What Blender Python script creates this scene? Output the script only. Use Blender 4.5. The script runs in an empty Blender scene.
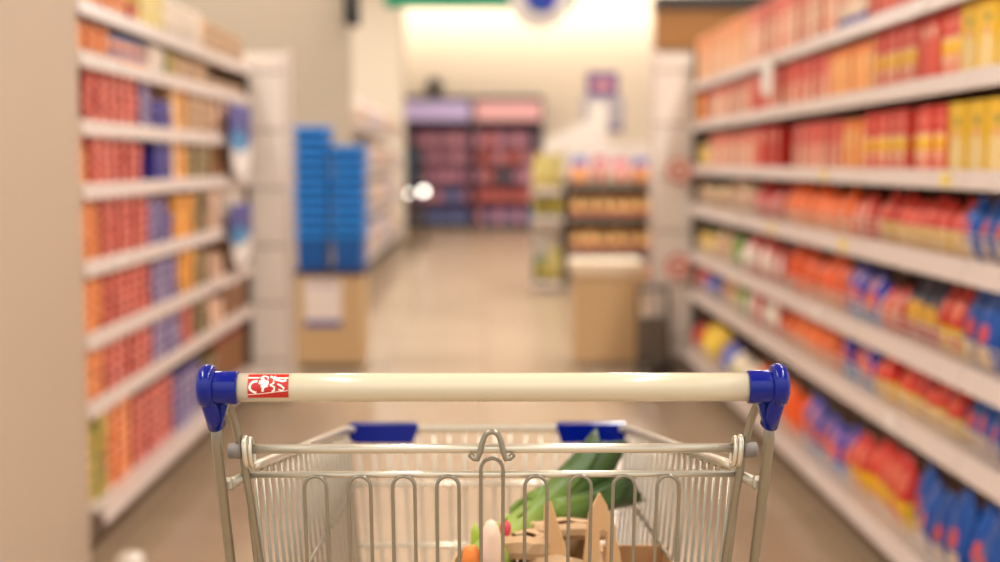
import bpy, math, random
from mathutils import Vector, Matrix
random.seed(7)
S = bpy.context.scene
COL = S.collection
PI = math.pi

# ------------------------------------------------------------------ helpers
def lin(c):
    return tuple(((v / 255) / 12.92 if v / 255 <= 0.04045 else ((v / 255 + 0.055) / 1.055) ** 2.4) for v in c) + (1.0,)

class MB:
    """collects geometry for ONE mesh"""
    def __init__(self):
        self.v, self.f, self.m, self.sm = [], [], [], []
    def add(self, vs, fs, mi=0, smooth=False):
        o = len(self.v)
        self.v += [tuple(p) for p in vs]
        for q in fs:
            self.f.append([i + o for i in q]); self.m.append(mi); self.sm.append(smooth)
    def box(self, lo, hi, mi=0, bev=0.0, M=None):
        x0, y0, z0 = lo; x1, y1, z1 = hi
        if bev <= 0:
            vs = [(x0,y0,z0),(x1,y0,z0),(x1,y1,z0),(x0,y1,z0),(x0,y0,z1),(x1,y0,z1),(x1,y1,z1),(x0,y1,z1)]
            fs = [(0,3,2,1),(4,5,6,7),(0,1,5,4),(1,2,6,5),(2,3,7,6),(3,0,4,7)]
        else:
            b = min(bev, (x1-x0)*.49, (y1-y0)*.49, (z1-z0)*.49)
            vs = []; idx = {}
            for sx in (0,1):
                for sy in (0,1):
                    for sz in (0,1):
                        X = (x0,x1)[sx]; Y = (y0,y1)[sy]; Z = (z0,z1)[sz]
                        dx = b if sx == 0 else -b; dy = b if sy == 0 else -b; dz = b if sz == 0 else -b
                        for a, p in enumerate(((X,Y+dy,Z+dz),(X+dx,Y,Z+dz),(X+dx,Y+dy,Z))):
                            idx[sx,sy,sz,a] = len(vs); vs.append(p)
            I = lambda sx,sy,sz,a: idx[sx,sy,sz,a]
            fs = []
            for s in (0,1):
                fs.append([I(s,0,0,0),I(s,1,0,0),I(s,1,1,0),I(s,0,1,0)])
                fs.append([I(0,s,0,1),I(1,s,0,1),I(1,s,1,1),I(0,s,1,1)])
                fs.append([I(0,0,s,2),I(1,0,s,2),I(1,1,s,2),I(0,1,s,2)])
            for s in (0,1):
                for t in (0,1):
                    fs.append([I(s,t,0,0),I(s,t,1,0),I(s,t,1,1),I(s,t,0,1)])
                    fs.append([I(s,0,t,0),I(s,1,t,0),I(s,1,t,2),I(s,0,t,2)])
                    fs.append([I(0,s,t,1),I(1,s,t,1),I(1,s,t,2),I(0,s,t,2)])
            for s in (0,1):
                for t in (0,1):
                    for u in (0,1):
                        fs.append([I(s,t,u,0),I(s,t,u,1),I(s,t,u,2)])
            c = Vector(((x0+x1)/2,(y0+y1)/2,(z0+z1)/2)); out = []
            for q in fs:
                P = [Vector(vs[i]) for i in q]
                n = (P[1]-P[0]).cross(P[2]-P[0]); mid = sum(P, Vector())/len(P)
                out.append(q if n.dot(mid-c) > 0 else q[::-1])
            fs = out
        if M is not None:
            vs = [M @ Vector(p) for p in vs]
        self.add(vs, fs, mi)
    def tube(self, pts, r, n=10, mi=0, caps=True, closed=False):
        """round bar along a polyline; r a number or one per point"""
        P = [Vector(p) for p in pts]; k = len(P)
        R = r if isinstance(r, (list, tuple)) else [r]*k
        T = []
        for i in range(k):
            if closed: d = (P[(i+1)%k]-P[i-1])
            elif i == 0: d = P[1]-P[0]
            elif i == k-1: d = P[-1]-P[-2]
            else: d = (P[i+1]-P[i]).normalized()+(P[i]-P[i-1]).normalized()
            T.append(d.normalized())
        a = T[0].orthogonal().normalized(); vs = []
        for i in range(k):
            a = (a - T[i]*a.dot(T[i]))
            a = a.normalized() if a.length > 1e-6 else T[i].orthogonal().normalized()
            b = T[i].cross(a)
            for j in range(n):
                t = 2*PI*j/n
                vs.append(P[i]+a*(math.cos(t)*R[i])+b*(math.sin(t)*R[i]))
        fs = []
        for i in range(k if closed else k-1):
            i2 = (i+1) % k
            for j in range(n):
                fs.append((i*n+j, i*n+(j+1)%n, i2*n+(j+1)%n, i2*n+j))
        self.add(vs, fs, mi, True)
        if caps and not closed:
            o = len(self.v)-len(vs)
            self.f.append([o+j for j in range(n)][::-1]); self.m.append(mi); self.sm.append(False)
            self.f.append([o+(k-1)*n+j for j in range(n)]); self.m.append(mi); self.sm.append(False)
    def lathe(self, prof, n=16, mi=0, M=None, smooth=True):
        """prof: (radius, z) from bottom to top round local z"""
        vs = []
        for r, z in prof:
            for j in range(n):
                t = 2*PI*j/n
                p = Vector((r*math.cos(t), r*math.sin(t), z))
                vs.append(M @ p if M is not None else p)
        fs = []
        for i in range(len(prof)-1):
            for j in range(n):
                fs.append((i*n+j, i*n+(j+1)%n, (i+1)*n+(j+1)%n, (i+1)*n+j))
        fs.append(tuple(range(n))[::-1]); fs.append(tuple((len(prof)-1)*n+j for j in range(n)))
        self.add(vs, fs, mi, smooth)
    def prism(self, poly, h, M=None, mi=0):
        """2-D outline (x,y) extruded from 0 to h in local z"""
        n = len(poly)
        vs = [Vector((x, y, 0)) for x, y in poly]+[Vector((x, y, h)) for x, y in poly]
        if M is not None: vs = [M @ p for p in vs]
        fs = [tuple(range(n))[::-1], tuple(range(n, 2*n))]+[(i, (i+1)%n, n+(i+1)%n, n+i) for i in range(n)]
        self.add(vs, fs, mi)
    def mesh(self, name, mats):
        me = bpy.data.meshes.new(name)
        me.from_pydata(self.v, [], self.f)
        for m in (mats if isinstance(mats, (list, tuple)) else [mats]): me.materials.append(m)
        me.polygons.foreach_set('material_index', self.m)
        me.polygons.foreach_set('use_smooth', self.sm)
        me.update()
        return me
    def obj(self, name, mats, parent=None):
        return link(name, self.mesh(name, mats), parent)

def link(name, data, parent=None):
    o = bpy.data.objects.new(name, data); COL.objects.link(o)
    if parent is not None: o.parent = parent
    return o
def tag(o, label, cat, group=None, kind=None):
    o['label'] = label
    if cat: o['category'] = cat
    if group: o['group'] = group
    if kind: o['kind'] = kind
    return o
def thing(name, label, cat, loc=(0,0,0), group=None):
    o = link(name, None); o.location = loc; o.empty_display_size = .05
    return tag(o, label, cat, group)
def struct(name, mb, m, label):
    o = mb.obj(name, m); o['kind'] = 'structure'; o['label'] = label
    return o

ONES = 'zeroth first second third fourth fifth sixth seventh eighth ninth tenth eleventh twelfth thirteenth fourteenth fifteenth sixteenth seventeenth eighteenth nineteenth'.split()
TENS = {2:'twent',3:'thirt',4:'fort',5:'fift',6:'sixt',7:'sevent',8:'eight'}
def nth(k):
    if k < 20: return ONES[k]
    t, u = divmod(k, 10)
    return TENS[t]+'ieth' if u == 0 else TENS[t]+'y-'+ONES[u]

# ------------------------------------------------------------------ materials
def principled(name):
    m = bpy.data.materials.new(name); m.use_nodes = True
    nt = m.node_tree
    return m, nt, nt.nodes['Principled BSDF']
def mat(name, rgb, rough=.5, metal=0, noise=0.0, nscale=8, bump=0, coat=0, emit=0, rgb2=None, spec=None, alpha=None, stretch=None):
    m, nt, b = principled(name)
    b.inputs['Roughness'].default_value = rough
    b.inputs['Metallic'].default_value = metal
    b.inputs['Coat Weight'].default_value = coat
    if spec is not None: b.inputs['Specular IOR Level'].default_value = spec
    c = lin(rgb)
    b.inputs['Base Color'].default_value = c
    if noise or bump:
        tc = nt.nodes.new('ShaderNodeTexCoord'); nz = nt.nodes.new('ShaderNodeTexNoise')
        nz.inputs['Scale'].default_value = nscale; nz.inputs['Detail'].default_value = 4
        src = tc.outputs['Object']
        if stretch:
            mp = nt.nodes.new('ShaderNodeMapping'); mp.inputs['Scale'].default_value = stretch
            nt.links.new(src, mp.inputs['Vector']); src = mp.outputs['Vector']
        nt.links.new(src, nz.inputs['Vector'])
        if noise:
            mx = nt.nodes.new('ShaderNodeMix'); mx.data_type = 'RGBA'
            c2 = lin(rgb2) if rgb2 else tuple(v*(1-noise) for v in c[:3])+(1,)
            mx.inputs[6].default_value = c; mx.inputs[7].default_value = c2
            nt.links.new(nz.outputs['Fac'], mx.inputs[0]); nt.links.new(mx.outputs[2], b.inputs['Base Color'])
        if bump:
            bp = nt.nodes.new('ShaderNodeBump'); bp.inputs['Strength'].default_value = bump; bp.inputs['Distance'].default_value = .002
            nt.links.new(nz.outputs['Fac'], bp.inputs['Height']); nt.links.new(bp.outputs['Normal'], b.inputs['Normal'])
    if emit:
        b.inputs['Emission Color'].default_value = c; b.inputs['Emission Strength'].default_value = emit
    return m
def printed(name, base, layers=(), rough=.4, var=.17, speck=None, coat=0.0, hair=0):
    """a printed pack: layers of bands, ovals and panels in the pack's own (generated) Y and Z, plus unit-to-unit variation"""
    m, nt, b = principled(name); N = nt.nodes.new; L = nt.links.new
    b.inputs['Roughness'].default_value = rough; b.inputs['Coat Weight'].default_value = coat
    tc = N('ShaderNodeTexCoord'); sp = N('ShaderNodeSeparateXYZ'); L(tc.outputs['Generated'], sp.inputs[0])
    def math_(op, a, bb=None):
        n = N('ShaderNodeMath'); n.operation = op
        for i, x in enumerate((a, bb)):
            if x is None: continue
            if isinstance(x, (int, float)): n.inputs[i].default_value = x
            else: L(x, n.inputs[i])
        return n.outputs[0]
    rgbn = N('ShaderNodeRGB'); rgbn.outputs[0].default_value = lin(base); cur = rgbn.outputs[0]
    for (shape, cy, cz, ry, rz, c) in layers:
        dy = math_('DIVIDE', math_('SUBTRACT', sp.outputs['Y'], cy), ry)
        dz = math_('DIVIDE', math_('SUBTRACT', sp.outputs['Z'], cz), rz)
        if shape == 'oval':
            d = math_('ADD', math_('MULTIPLY', dy, dy), math_('MULTIPLY', dz, dz))
        else:
            d = math_('MAXIMUM', math_('ABSOLUTE', dy), math_('ABSOLUTE', dz))
        mk = math_('LESS_THAN', d, 1.0)
        mx = N('ShaderNodeMix'); mx.data_type = 'RGBA'; L(mk, mx.inputs[0]); L(cur, mx.inputs[6]); mx.inputs[7].default_value = lin(c); cur = mx.outputs[2]
    if speck:
        nz = N('ShaderNodeTexNoise'); nz.inputs['Scale'].default_value = speck[1]; L(tc.outputs['Object'], nz.inputs['Vector'])
        mk = math_('GREATER_THAN', nz.outputs['Fac'], speck[2] if len(speck) > 2 else .56)
        mx = N('ShaderNodeMix'); mx.data_type = 'RGBA'; L(mk, mx.inputs[0]); L(cur, mx.inputs[6]); mx.inputs[7].default_value = lin(speck[0]); cur = mx.outputs[2]
    oi = N('ShaderNodeObjectInfo'); hs = N('ShaderNodeHueSaturation')
    L(math_('ADD', math_('MULTIPLY', oi.outputs['Random'], var*2), 1-var), hs.inputs['Value']); L(cur, hs.inputs['Color'])
    L(hs.outputs['Color'], b.inputs['Base Color'])
    return m

CREAM = (238,214,178); RED = (206,44,30); YEL = (244,190,20); ORA = (238,118,40); PINK = (226,140,120)
M = {}
M['metal'] = mat('satin_zinc_wire', (150,141,123), .28, .65, noise=.15, nscale=60)
M['rod'] = mat('top_lit_zinc_rod', (218,208,188), .28, .7, noise=.1, nscale=40)  # paler than the wires, with strong light from above put into the colour
M['weld'] = mat('dull_zinc', (190,180,160), .45, .6, noise=.3, nscale=200, bump=.3)
M['blue'] = mat('glossy_blue_plastic', (2,20,116), .16, 0, spec=.35)
M['cream'] = mat('cream_plastic_tube', (204,189,161), .24, 0, coat=.2, noise=.05, nscale=120)
M['grey_bush'] = mat('grey_rubber', (120,112,104), .6)
M['logo_red'] = mat('logo_red', (186,26,16), .35)
M['logo_white'] = mat('logo_white', (246,236,220), .35)
M['rubber'] = mat('dark_rubber', (45,44,42), .7)
M['kraft'] = mat('kraft_cardboard', (178,130,84), .8, noise=.14, nscale=30)
M['kraft_dark'] = mat('brown_cardboard', (150,100,60), .8, noise=.14, nscale=20)
M['paper'] = mat('brown_paper', (198,160,118), .8, noise=.25, nscale=14, bump=.6)
M['shelf'] = mat('shelf_white_paint', (222,206,196), .4, noise=.03, nscale=3)
M['rail'] = mat('price_rail', (228,211,202), .35, noise=.05, nscale=12)
M['shelf_back'] = mat('shelf_back_brown_grey', (96,80,68), .6)
M['kick'] = mat('kick_plate_grey', (150,134,116), .45)
M['guard'] = mat('guard_wire', (226,214,200), .35, .3)
M['tagy'] = mat('price_tag_yellow', (250,222,110), .5)
M['tagw'] = mat('price_tag_white', (246,240,230), .5)
M['pillar'] = mat('pillar_paint', (200,179,156), .7, noise=.05, nscale=3, bump=.1)
M['wall_back'] = mat('back_wall_paint', (236,218,196), .8)
M['wall_beige'] = mat('beige_wall_paint', (184,167,145), .8, noise=.05, nscale=2)
M['wall_pale'] = mat('pale_wall_paint', (228,212,190), .8)
M['ceiling'] = mat('ceiling_paint', (238,228,212), .9)
M['wood'] = mat('orange_brown_wood', (176,116,50), .5, noise=.3, nscale=2, stretch=(1,1,12))
M['dark'] = mat('dark_metal', (52,46,42), .5)
M['black'] = mat('black_plastic', (24,22,20), .5)
M['panel'] = mat('white_end_panel', (244,234,222), .5, noise=.03)
M['pedestal'] = mat('beige_laminate', (202,166,120), .55, noise=.05, nscale=5)
M['pedestal_lid'] = mat('pale_lid', (222,200,168), .5)
M['green'] = mat('sign_green', (0,140,98), .5)
M['signgrey'] = mat('sign_lavender_grey', (176,168,174), .5)
M['signwhite'] = mat('sign_white', (222,214,208), .5)
M['signblue'] = mat('sign_blue', (40,56,180), .5)
M['purple'] = mat('sign_purple', (92,60,130), .5)
M['pinkish'] = mat('sign_pink', (214,150,150), .5)
M['basket_blue'] = mat('basket_blue_plastic', (0,136,222), .4)
M['basket_body'] = mat('basket_body_shaded_blue', (0,84,160), .45)  # darkened blue paints in the shade between the stacked rims
M['navy'] = mat('navy_panel', (30,34,70), .5)
M['plum'] = mat('plum_panel', (74,44,66), .5)
M['hdr_lav'] = mat('header_lavender', (196,176,214), .5, emit=.2)
M['hdr_pink'] = mat('header_pink', (236,176,172), .5, emit=.22)
M['lamp'] = mat('glint_globe_glow', (255,246,232), .4, emit=4)  # emission standing in for bright glints off far metal
M['steel'] = mat('brushed_steel', (206,196,182), .3, .8)
M['wobbler'] = printed('red_ring_wobbler', (232,196,176), [('oval',.5,.5,.48,.48,(214,106,92)),('oval',.5,.5,.36,.36,(236,206,190)),('rect',.5,.5,.2,.12,(214,106,92))], var=0)
# wobbler disc lies in X-Z, so its own Y is replaced by X below
def swap_y_for_x(m):
    for n in m.node_tree.nodes:
        if n.type == 'MATH' and n.operation == 'SUBTRACT' and n.inputs[0].is_linked:
            l = n.inputs[0].links[0]
            if l.from_socket.name == 'Y':
                sep = l.from_node
                m.node_tree.links.new(sep.outputs['X'], n.inputs[0])
swap_y_for_x(M['wobbler'])

def floor_mat():
    m, nt, b = principled('beige_floor_tiles'); N = nt.nodes.new; L = nt.links.new
    tc = N('ShaderNodeTexCoord'); mp = N('ShaderNodeMapping'); L(tc.outputs['Object'], mp.inputs['Vector'])
    br = N('ShaderNodeTexBrick'); br.offset = 0; br.inputs['Scale'].default_value = 1
    br.inputs['Brick Width'].default_value = .6; br.inputs['Row Height'].default_value = .6
    br.inputs['Mortar Size'].default_value = .004; br.inputs['Bias'].default_value = 0
    br.inputs['Color1'].default_value = lin((186,162,133)); br.inputs['Color2'].default_value = lin((176,151,122)); br.inputs['Mortar'].default_value = lin((138,116,92))
    L(mp.outputs['Vector'], br.inputs['Vector'])
    nz = N('ShaderNodeTexNoise'); nz.inputs['Scale'].default_value = 5; nz.inputs['Detail'].default_value = 8; L(tc.outputs['Object'], nz.inputs['Vector'])
    mx = N('ShaderNodeMix'); mx.data_type = 'RGBA'; mx.blend_type = 'MULTIPLY'; mx.inputs[0].default_value = .35
    L(br.outputs['Color'], mx.inputs[6]); L(nz.outputs['Color'], mx.inputs[7]); 
    nb = N('ShaderNodeMix'); nb.data_type = 'RGBA'; L(nz.outputs['Fac'], nb.inputs[0]); L(br.outputs['Color'], nb.inputs[6])
    dk = N('ShaderNodeHueSaturation'); dk.inputs['Value'].default_value = .84; L(br.outputs['Color'], dk.inputs['Color']); L(dk.outputs['Color'], nb.inputs[7])
    L(nb.outputs[2], b.inputs['Base Color'])
    b.inputs['Roughness'].default_value = .27; b.inputs['Specular IOR Level'].default_value = .35
    return m
M['floor'] = floor_mat()

# ------------------------------------------------------------------ the setting
b = MB(); b.box((-6,-1.5,-.1), (6,27,0)); struct('floor', b, M['floor'], 'beige tiled shop floor')
b = MB(); b.box((-6,-1.5,4.5), (6,27,4.6)); struct('ceiling', b, M['ceiling'], 'pale shop ceiling')
b = MB(); b.box((-6,26.2,0), (6,26.4,4.5)); struct('wall_back', b, M['wall_back'], 'bright cream wall at the far end of the store')
b = MB(); b.box((-2.4,2.5,0), (-1.2,4.16,4.5), bev=.01); struct('wall_left', b, M['pillar'], 'beige pillar in front of the left shelving')
b = MB(); b.box((-5,10,0), (-.992,10.5,4.5), bev=.015); struct('wall_middle', b, M['wall_beige'], 'beige wall block behind the left shelving')
b = MB(); b.box((-3.2,22.6,0), (-1.33,23.3,4.5), bev=.02); struct('wall_far', b, M['wall_pale'], 'pale column far down the left side')
b = MB(); b.box((1.5,12.1,0), (6,12.25,2.3)); struct('wall_right', b, M['wall_pale'], 'white partition beyond the right shelving')
b = MB(); b.box((1.47,11.98,2.21), (6,12.28,2.54), bev=.01); struct('trim_fascia', b, M['wood'], 'orange-brown wooden fascia above the right partition')
b = MB(); b.box((1.46,11.94,2.542), (6,12.3,2.66), bev=.01); struct('trim_beam', b, M['dark'], 'dark beam on top of the wooden fascia')
b = MB()
for s in (2.4, 4.0, 5.6): b.tube([(s,12.12,2.66),(s,12.12,4.5)], .015, 8)
b.obj('trim_hangers', M['dark'])['kind'] = 'structure'

# ------------------------------------------------------------------ products: shapes
def carton_mesh(name, w, d, h, m):
    b = MB(); b.box((-d/2,-w/2,0), (d/2,w/2,h), bev=.002); return b.mesh(name, m)
def pouch_mesh(name, w, t, h, m, seed=0, seal=.035):
    """stand-up bag: gusseted base, bulging belly, pinched top seal"""
    rnd = random.Random(seed); b = MB(); n = 20; rows = 12; vs = []; fs = []
    for i in range(rows+1):
        v = i/rows
        if v < .82: tk = (.62+.55*math.sin(PI*min(1, v/.75)**.8*.9)); wd = .90+.10*math.sin(PI*v/.82)-.30*max(0,v-.5)**1.3
        else:
            q = (v-.82)/.18; tk = max(.07, .42*max(0.0,1-q)**1.2); wd = .83-.34*q**1.5
        if i == 0: wd *= .92; tk *= .85
        for j in range(n):
            a = 2*PI*j/n; ca, sa = math.cos(a), math.sin(a)
            y = math.copysign(abs(ca)**.6, ca)*w/2*wd; x = math.copysign(abs(sa)**.8, sa)*t/2*tk
            wob = .003*math.sin(5*a+seed)+rnd.uniform(-.0025,.0025)
            vs.append((x*(1+wob*20)+.004*math.sin(3*v*PI+seed)*v, y+wob, v*h))
    for i in range(rows):
        for j in range(n): fs.append((i*n+j, i*n+(j+1)%n, (i+1)*n+(j+1)%n, (i+1)*n+j))
    fs.append(tuple(range(n))[::-1]); fs.append(tuple(rows*n+j for j in range(n)))
    b.add(vs, fs, 0, True); return b.mesh(name, m)
def jar_meshes(r, h, m, lidm, name):
    b = MB(); b.lathe([(r*.9,0),(r,.006),(r,h*.72),(r*.8,h*.82),(r*.72,h*.86)], 16); body = b.mesh(name, m)
    b = MB(); b.lathe([(r*.8,h*.84),(r*.8,h*.99),(r*.76,h)], 16); return body, b.mesh('lid', lidm)

P = {}   # kind -> dict(name, label words, category, meshes)
def kind_carton(key, name, words, w, h, m, d=.15, cat='carton'):
    P[key] = dict(name=name, words=words, cat=cat, w=w, h=h, d=d, body=[carton_mesh(name, w*.97, d, h, m)], parts=[])
def kind_pouch(key, name, words, w, h, m, t=.075, cat='pouch'):
    P[key] = dict(name=name, words=words, cat=cat, w=w, h=h, d=t*1.15, body=[pouch_mesh(name, w*.90, t, h, m, s) for s in range(3)], parts=[])
def kind_jar(key, name, words, w, h, m, lid, cat='jar'):
    bo, li = jar_meshes(w*.47, h, m, lid, name)
    P[key] = dict(name=name, words=words, cat=cat, w=w, h=h, d=w*.94, body=[bo], parts=[('lid', li)])

pr = printed
# cartons of the upper right shelves
kind_carton('peach', 'peach_carton', 'peach carton', .095, .25, pr('peach_print', (240,170,116), [('rect',.5,.3,.36,.22,(246,208,164)),('rect',.5,.88,.5,.1,(238,140,74))], speck=((232,140,86),40)))
kind_carton('redcream', 'red_and_cream_carton', 'red-and-cream carton', .095, .245, pr('redcream_print', (214,66,48), [('rect',.5,.34,.34,.32,(242,212,176)),('rect',.5,.78,.12,.16,(240,170,150))], speck=((226,120,90),50)))
kind_carton('bluefoot', 'pale_blue_footed_carton', 'cream carton with blue foot', .10, .22, pr('bluefoot_print', (240,214,186), [('rect',.5,.06,.6,.1,(60,70,170)),('oval',.5,.6,.3,.25,(226,120,90))]))
kind_carton('redtall', 'red_carton', 'plain red carton', .095, .245, pr('redtall_print', (206,46,34), [('rect',.5,.3,.3,.2,(236,120,90))]))
kind_carton('orangetall', 'orange_carton', 'tall orange carton', .10, .24, pr('orangetall_print', (236,124,44), [('rect',.5,.4,.3,.25,(244,190,120))]))
kind_carton('pinkcream', 'pink_and_cream_carton', 'pink-and-cream carton', .095, .168, pr('pinkcream_print', (222,128,104), [('rect',.5,.32,.38,.3,(240,200,164)),('rect',.5,.86,.5,.08,(214,84,66))], speck=((230,160,130),50)))
kind_carton('redcream2', 'red_topped_carton', 'red-topped cream carton', .09, .17, pr('redcream2_print', (212,58,48), [('rect',.5,.26,.36,.26,(242,206,170)),('rect',.5,.7,.1,.22,(238,150,130))], speck=((226,110,90),60)))
kind_carton('redplain', 'deep_red_carton', 'deep red carton', .085, .175, pr('redplain_print', (200,36,26), [('rect',.5,.35,.26,.3,(226,96,70)),('oval',.5,.75,.25,.1,(240,190,160))]))
kind_carton('orange', 'short_orange_carton', 'short orange carton', .10, .165, pr('orange_print', (240,128,44), [('rect',.5,.3,.38,.25,(246,186,110)),('oval',.5,.7,.3,.14,(250,210,130))], speck=((228,110,40),50)))
kind_carton('redband', 'yellow_banded_red_carton', 'yellow-banded red carton', .085, .178, pr('redband_print', (208,44,30), [('rect',.5,.4,.44,.2,(240,196,160)),('rect',.5,.42,.47,.11,(248,200,24)),('oval',.5,.78,.26,.1,(236,120,100)),('rect',.5,.12,.4,.08,(232,150,120))], speck=((222,90,70),60,.6)))
kind_carton('yellow', 'yellow_carton', 'yellow carton', .125, .178, pr('yellow_print', (246,196,8), [('oval',.5,.2,.4,.42,(244,216,150)),('oval',.45,.72,.14,.07,(120,120,80)),('rect',.5,.55,.2,.05,(238,160,110))], speck=((236,190,70),30,.62)))
# pouches of the lower right shelves
kind_pouch('opouch', 'orange_pouch', 'orange pouch', .085, .16, pr('opouch_print', (240,104,28), [('rect',.5,.15,.34,.12,(246,186,120)),('oval',.5,.55,.2,.2,(246,130,60))], rough=.3))
kind_pouch('opouchtall', 'tall_orange_pouch', 'tall orange pouch', .085, .19, pr('opouchtall_print', (238,94,26), [('rect',.5,.12,.34,.1,(242,170,110))], rough=.3))
kind_pouch('pinkpouch', 'pale_red_pouch', 'pale red pouch', .10, .155, pr('pinkpouch_print', (206,60,50), [('oval',.5,.45,.34,.34,(236,160,130)),('rect',.5,.1,.5,.1,(214,90,70))], rough=.3))
kind_pouch('redgold', 'red_and_gold_pouch', 'gold-footed red pouch', .10, .158, pr('redgold_print', (204,34,24), [('rect',.5,.2,.5,.22,(232,184,40)),('oval',.5,.66,.28,.18,(232,90,66)),('oval',.5,.22,.25,.12,(240,204,130))], rough=.28))
kind_pouch('redgoldtall', 'tall_red_pouch', 'tall gold-footed red pouch', .105, .21, pr('redgoldtall_print', (206,36,26), [('rect',.5,.22,.5,.2,(240,190,30)),('oval',.5,.66,.3,.16,(234,120,90)),('oval',.5,.2,.3,.1,(236,90,40))], rough=.28))
kind_pouch('bluepouch', 'blue_pouch', 'blue pouch with red spot', .10, .172, pr('bluepouch_print', (0,84,170), [('oval',.5,.48,.22,.15,(214,76,58)),('rect',.5,.14,.28,.16,(236,204,160)),('oval',.72,.8,.12,.06,(70,140,214))], rough=.28))
kind_pouch('bluetall', 'tall_blue_pouch', 'tall blue pouch with red spot', .115, .225, pr('bluetall_print', (0,78,162), [('oval',.5,.46,.20,.12,(214,76,58)),('rect',.5,.16,.26,.15,(232,200,156))], rough=.28))
kind_pouch('bluepink', 'blue_and_pink_pouch', 'blue-and-pink pouch', .10, .185, pr('bluepink_print', (40,62,170), [('oval',.5,.42,.36,.2,(224,110,100)),('rect',.5,.1,.5,.13,(80,150,214)),('oval',.5,.75,.2,.12,(200,130,160))], rough=.25))
kind_pouch('navy', 'navy_pouch', 'navy pouch with yellow middle', .105, .19, pr('navy_print', (30,30,66), [('oval',.5,.45,.4,.2,(230,170,50)),('rect',.5,.12,.5,.16,(190,40,30))], rough=.3))
kind_pouch('whiteround', 'red_and_white_pouch', 'red pouch with white roundel', .16, .19, pr('whiteround_print', (208,60,50), [('oval',.5,.42,.38,.3,(246,236,220))], rough=.35))
kind_pouch('greenbag', 'green_pouch', 'green pouch', .13, .16, pr('greenbag_print', (110,170,50), [('oval',.5,.4,.35,.25,(214,214,150))]))
kind_pouch('creambag', 'cream_pouch', 'cream pouch', .13, .17, pr('creambag_print', (228,200,160), [('oval',.5,.5,.3,.25,(206,150,110))], speck=((190,140,100),40)))
kind_pouch('yellowbag', 'yellow_bag', 'bulky yellow bag', .19, .2, pr('yellowbag_print', (246,200,20), [('oval',.5,.4,.3,.2,(250,222,110))]), t=.14, cat='bag')
kind_pouch('bluebag', 'blue_bag', 'short blue bag', .16, .15, pr('bluebag_print', (50,60,160), [('oval',.5,.45,.34,.25,(110,120,200))]), t=.12, cat='bag')
kind_pouch('redbag', 'red_bag', 'short red bag', .16, .17, pr('redbag_print', (204,50,44), [('oval',.5,.45,.34,.25,(226,120,110))]), t=.12, cat='bag')
kind_pouch('palebag', 'pale_bag', 'pale cream bag', .16, .15, pr('palebag_print', (234,214,184), [('oval',.5,.45,.3,.2,(190,190,120))]), t=.1, cat='bag')
kind_jar('jar', 'small_jar', 'cream jar', .10, .145, pr('jar_print', (220,186,140), [('rect',.5,.4,.6,.22,(190,140,90))]), mat('lid_dark', (60,44,36), .4))
kind_jar('yjar', 'yellow_jar', 'yellow jar', .12, .15, pr('yjar_print', (214,170,80), [('rect',.5,.4,.6,.25,(236,206,120))]), mat('lid_green', (70,90,40), .4))

SHELF_NTH = {}
COUNT = {}
def put(kind, x, y, z, label, group, rz=0.0, sz=1.0):
    k = P[kind]
    o = link(k['name'], random.choice(k['body']))
    o.location = (x, y, z); o.rotation_euler = (0, 0, rz)
    o.scale = (1, 1, sz)
    for pn, pm in k['parts']:
        link(pn, pm, o)
    return tag(o, label, k['cat'], group)

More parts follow.
